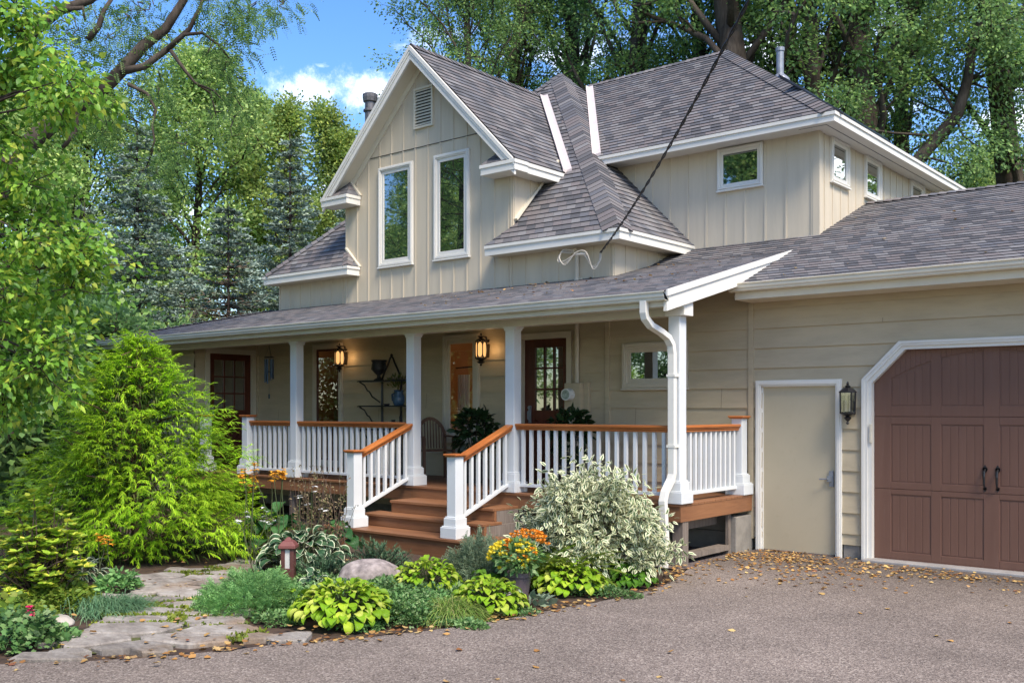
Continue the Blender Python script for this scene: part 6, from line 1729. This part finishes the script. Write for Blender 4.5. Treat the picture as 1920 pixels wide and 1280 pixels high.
for k_, (px_, d_, rx_, ry_, h_, n_) in enumerate(((660,8.2,.30,.22,.10,1500),(520,8.35,.26,.16,.08,900),(600,9.2,.40,.25,.13,2200),(795,9.0,.40,.22,.15,2400),(690,8.75,.5,.3,.2,3200),(900,9.3,.4,.2,.13,1600),(560,10.4,.5,.2,.14,1600),(1120,9.6,.5,.18,.10,1300),(870,8.15,.25,.12,.07,700))):
    mound('ground_cover', None, None, px_, d_, rx_, ry_, h_, n_, RH(.6), .036, LM['cover'] if k_ % 3 else LM['feather'], 240+k_, kind='stuff')
mound('ground_cover', None, None, 1000, 10.2, .9, .4, .14, 2500, RH(.6), .045, LM['cover'], 137, kind='stuff')
mound('woolly_plant', 'grey woolly leaved plant at the drive edge right of the white rock', 'plant', 1000, 9.0, .16, .14, .13, 34, OVATE, .11, LM['ear'], 138, upb=.7)
GE = ([(0,0,0)]+[(.5*math.sin(a)*(1-.25*(i%2)), .45+.5*-math.cos(a)*(1-.25*(i%2)), .06*(i%2)) for i, a in enumerate(np.linspace(.5,5.78,11))], [(0,i,i+1) for i in range(1,11)], [(0,0)]+[(1,.5)]*11)
mound('geranium', 'lobed blue green geranium with one pink flower in the bottom left corner', 'plant', 38, 7.55, .36, .30, .30, 1100, GE, .050, LM['cover'], 139, upb=.3)
p = AT(52,7.45); flower_stalks('geranium_flower', 'single pink flower on the geranium in the bottom left', 'flower', p[0],p[1], 1, .33, .01, LM['fl_p'], .018, 140, 5, .035, lean=.01)
mound('coral_bells', 'pale lobed leaved plant at the left edge above the geranium', 'plant', 30, 8.3, .40, .25, .26, 520, GE, .065, LM['cover_y'], 141, upb=.3)
mound('leafy_plant', 'small green leafy plant beside the blue grass at the path', 'plant', 222, 9.75, .22, .2, .24, 420, OVATE, .06, LM['feather'], 142)
mound('leafy_plant', 'little green plant growing on the path edge in the bed', 'plant', 105, 7.7, .28, .16, .10, 160, GE, .06, LM['feather'], 143)

# grass tufts
def tuft(name, label, px, d_, n, ln, w, mat, seed, sp=.08, sweep=(0,0), droop=.75, cat='grass'):
    r = rs_(seed); c = AT(px, d_, -.06); root = empty(name, c, label, cat, None)
    az = r.random(n)*6.283; el = np.clip(r.normal(.95,.32,n),.2,1.5); D = np.stack([np.cos(az)*np.cos(el)+sweep[0], np.sin(az)*np.cos(el)+sweep[1], np.sin(el)], 1)
    b = c+np.stack([r.normal(0,sp,n), r.normal(0,sp,n), np.zeros(n)], 1)
    strands('blades', r, b, D, r.uniform(.55,1.05,n)*ln, w, mat, root, droop, 6)
tuft('ornamental_grass', 'fine green ornamental grass tuft between ground cover and lime hosta', 846, 8.5, 2400, .56, .006, LM['grass'], 151, .07, (RTV[0]*.25,RTV[1]*.25))
tuft('blue_grass', 'blue green grass tuft swept over the flagstones', 205, 8.75, 1700, .52, .006, LM['bluegrass'], 152, .11, (RTV[0]*.65,RTV[1]*.65), .75)
tuft('striped_grass', 'thin brown tipped grass in the left bed behind the ground cover', 60, 9.7, 160, .40, .006, LM['seed'], 153, .12)

# broad shrub at the left edge
r = rs_(154); c = AT(78,9.25,-.06); root = empty('rosette_shrub', c, 'yellow green leafy shrub at the left edge below the broad tree', 'shrub'); mb = MB(); P, D = [], []
for i in range(190):
    az = r.random()*6.283; el = math.asin(r.random()**.7); q = np.array([math.cos(az)*math.cos(el), math.sin(az)*math.cos(el), math.sin(el)]); e = c+q*np.array([.66,.5,1.12])*r.uniform(.6,1.02)*(.88+.14*math.sin(az*4)); e[2] = max(e[2],.08)
    mb.tube(curve(c, e, 5, r, .05, .05), [.012,.009,.007,.005,.003], 4)
    for s in range(2):
        ee = e-q*.10*s+r.normal(0,.03,3)
        for k in range(9): a = k*2.4+r.normal(0,.3); P.append(ee); D.append(unit(np.array([math.cos(a),math.sin(a),.35])+q*.35))
mb.build('stem', LM['wood'], root); P, D = np.array(P), np.array(D)
leaves('leaves', OVATE, P, D, np.array([0,0,1.0])+r.normal(0,.25,P.shape), r.uniform(.055,.105,len(P)), LM['rhodo'], root)

# pot of yellow and orange flowers
r = rs_(161); p = G(966,1112); x, y = p[0], p[1]+.05
root = empty('flower_pot', (x,y,-.06), 'grey plastic pot of yellow and orange flowers at the drive edge', 'flower pot')
mb = MB(); mb.lathe((x,y,-.06), [(.095,0),(.125,.19),(.14,.195),(.14,.235),(.125,.235),(.12,.20)], 20); mb.build('pot', paint('grey_plastic', (.12,.095,.10), .4, .1, 5), root, smooth=False)
n = 620; q = unit(r.normal(0,1,(n,3))+np.array([0,0,.35])); P = np.array([x,y,.30])+q*np.array([.25,.25,.17])*r.uniform(.5,1,(n,1))
leaves('leaves', OVATE, P, q+r.normal(0,.4,(n,3)), np.array([0,0,1])+r.normal(0,.5,(n,3)), r.uniform(.04,.075,n), LM['cover'], root)
for nm, k, mat, cx, cz in (('yellow_flower',95,'fl_y',-.05,.0),('orange_flower',48,'fl_o',.08,.10)):
    P, D = [], []
    for i in range(k):
        q = unit(r.normal(0,1,3)*np.array([1,1,.7])+np.array([0,0,.8])); c = np.array([x,y,.33+cz])+RTV*cx+q*np.array([.25 if nm[0]=='y' else .19,.22,.15])
        for m_ in range(7):
            a = m_*.897+r.normal(0,.1); P.append(c); D.append(RTV*math.cos(a)+(np.array([0,0,.8])-AXV*.55)*math.sin(a)-AXV*.15)
        Pf = np.array(P[-7:]); leaves(nm, RH(.55), Pf, np.array(D[-7:]), -AXV*.8+np.array([0,0,.6])+r.normal(0,.2,Pf.shape), r.uniform(.024,.036,7), LM[mat], root)

# boulder, small rock, bollard
def rock(name, label, x, y, rx, ry, h, seed, m, rot=0):
    import bmesh
    bm = bmesh.new(); bmesh.ops.create_icosphere(bm, subdivisions=4, radius=1); r = rs_(seed); ph = r.random((7,3))*6.28; fr = r.normal(0,1.7,(7,3))
    for v in bm.verts:
        c = np.array(v.co); k = 1+sum(.055/(1+i*.4)*math.sin(fr[i]@c*(1+i*.5)+ph[i,0]) for i in range(7)); c = np.sign(c)*np.abs(c)**.82*k
        v.co = (c[0]*rx, c[1]*ry, max(-.3, c[2])*h)
    me = bpy.data.meshes.new(name); bm.to_mesh(me); bm.free(); o = link(name, me, m, None, True); o.location = (x,y,-.05); o.rotation_euler = (0,0,rot); return tag(o, label, 'rock')
gr = paint('pink_granite', (.36,.30,.275), .85, .2, 11, 1.0, 25, c2=(.13,.108,.10), dirt=((.50,.47,.44), 22, .5))
p = AT(690,10.0); rock('boulder', 'rounded pinkish granite boulder among the junipers', p[0], p[1], .33, .26, .27, 171, gr, YAW)
p = G(963,1125); rock('stone', 'small pale rock beside the flower pot', p[0], p[1], .075, .06, .11, 172, paint('pale_stone', (.62,.55,.50), .8, .15, 12, .6, 40))
p = G(870,1112); rock('stone', 'flat brown stone half hidden in the ground cover', p[0]-.2, p[1]+.05, .12, .08, .05, 173, gr)
p = G(110,1160); rock('stone', 'flat pale stone in the left bed', p[0], p[1], .16, .10, .05, 174, paint('bed_stone', (.45,.40,.34), .85, .15, 10, .6, 30))
p = AT(541,10.05,-.06); x, y = p[0], p[1]
root = empty('bollard_light', p, 'brown red bollard path light at the flagstone path', 'path light')
br = paint('brown_red_metal', (.10,.038,.032), .4, .1, 6); rd = paint('faded_red_cap', (.17,.055,.047), .5, .1, 8)
mb = MB(); c_, s_ = math.cos(YAW), math.sin(YAW); Q = lambda a, b_: (x+a*c_-b_*s_, y+a*s_+b_*c_)
for a in (-.045,.045):
    for b_ in (-.045,.045): mb.hexa([(*Q(a-.02,b_-.02),.12),(*Q(a+.02,b_-.02),.12),(*Q(a+.02,b_+.02),.12),(*Q(a-.02,b_+.02),.12),(*Q(a-.02,b_-.02),.33),(*Q(a+.02,b_-.02),.33),(*Q(a+.02,b_+.02),.33),(*Q(a-.02,b_+.02),.33)])
mb.hexa([(*Q(-.066,-.066),-.06),(*Q(.066,-.066),-.06),(*Q(.066,.066),-.06),(*Q(-.066,.066),-.06),(*Q(-.066,-.066),.13),(*Q(.066,-.066),.13),(*Q(.066,.066),.13),(*Q(-.066,.066),.13)])
mb.build('post', br, root, bevel=.006)
mb = MB(); mb.hexa([(*Q(-.05,-.05),.13),(*Q(.05,-.05),.13),(*Q(.05,.05),.13),(*Q(-.05,.05),.13),(*Q(-.05,-.05),.32),(*Q(.05,-.05),.32),(*Q(.05,.05),.32),(*Q(-.05,.05),.32)]); mb.build('lens', paint('frosted_lens', (.55,.53,.50), .3), root)
mb = MB(); prev = None; rings = [(.082,.325),(.088,.335),(.086,.36),(.055,.40),(.03,.412),(.026,.43),(.012,.44)]; vs = []
for w, z in rings: vs += [(*Q(-w,-w),z),(*Q(w,-w),z),(*Q(w,w),z),(*Q(-w,w),z)]
mb.add(vs, [(4*i+k,4*i+(k+1)%4,4*i+4+(k+1)%4,4*i+4+k) for i in range(len(rings)-1) for k in range(4)]+[(3,2,1,0),(24,25,26,27)]); mb.build('cap', rd, root, bevel=.008)

# moss and sprigs in the joints of the path; fallen leaves
r = rs_(181); P = []
while len(P) < 5200:
    q = (r.uniform(-10.5,-5.8), r.uniform(3.0,8.2))
    if not in_poly(q, PPOLY): continue
    tq = to_uv(q); ds_ = sorted(math.hypot(tq[0]-s[0], tq[1]-s[1]) for s in tsites)[:2]
    if ds_[1]-ds_[0] < .10 and math.sin(q[0]*3.1+1)+math.sin(q[1]*4.3)+r.normal(0,.3) > .25: P.append((q[0], q[1], -.035))
P = np.array(P); leaves('path_moss', RH(.7), P, r.normal(0,1,P.shape)+np.array([0,0,.9]), r.normal(0,1,P.shape), r.uniform(.015,.045,len(P)), LM['moss'])
tag(bpy.data.objects['path_moss'], kind='stuff')
P, S = [], []
drift = [(-5.6+abs(r.normal(0,2.0)), 11.1+r.normal(0,.25)) for _ in range(34)]
for i in range(1000):                                  # drifts along the garage wall
    x = -5.75+(abs(r.normal(0,1.6)) if r.random() < .75 else r.random()*7); y = 11.05+r.normal(0,.42)-.12*max(0,x+4); q_ = drift[int(r.integers(0,34))]
    if i % 3: x, y = q_[0]+r.normal(0,.22), q_[1]-.10*max(0,q_[0]+4)+r.normal(0,.08)
    y = min(y, 11.62); P.append((x,y,-.036+abs(r.normal(0,.008)))); S.append(r.uniform(.022,.058))
for i in range(300):
    x = r.uniform(-5.5,-3.9)+r.normal(0,.4); P.append((x, r.normal(10.3,.55), -.036)); S.append(r.uniform(.03,.07))
for i in range(110):
    x, y = r.uniform(-6.2,3), r.uniform(3,11); P.append((x,y,-.036)); S.append(r.uniform(.03,.075))
for i in range(420):                                     # along the bed edge and on the path
    j = int(r.integers(8, len(E2)-2)); P.append((E2[j][0]+r.normal(-.03,.09), E2[j][1]+r.normal(0,.06), -.034)); S.append(r.uniform(.03,.07))
for i in range(170):
    q = (r.uniform(-10.3,-6.2), r.uniform(3.2,8)); P.append((q[0],q[1],-.012)); S.append(r.uniform(.03,.08))
for i in range(90):
    y = r.uniform(9.9,12.5); x = r.uniform(-10.5,-6); P.append((x,y,pz(y)+.02)); S.append(r.uniform(.03,.06))
for i in range(30):
    y = r.uniform(11.3,14.5); x = r.uniform(-5.4,0); P.append((x,y,gz(y)+.02)); S.append(r.uniform(.03,.06))
for i in range(30):
    P.append((r.uniform(-10,-6), r.uniform(9.9,11), DZ+.003)); S.append(r.uniform(.02,.05))
P = np.array(P); P = P[~((P[:,0] < -5.7) & (P[:,1] > 10.0) & (P[:,2] < 0) & (P[:,0] > -9))]; S = np.array(S)[:len(P)]
tm = ([(0,0,.06),(0,.5,.0),(0,1,.12),(.30,.2,.14),(.34,.6,.05),(-.30,.2,.03),(-.34,.6,.16)], [(0,3,4,1),(1,4,2),(0,1,6,5),(1,2,6)], [(0,0)]*7)
leaves('fallen_leaves', tm, P, r.normal(0,1,P.shape)*np.array([1,1,.08]), np.array([0,0,1.0])+r.normal(0,.22,P.shape), S, LM['fall'])
tag(bpy.data.objects['fallen_leaves'], kind='stuff')
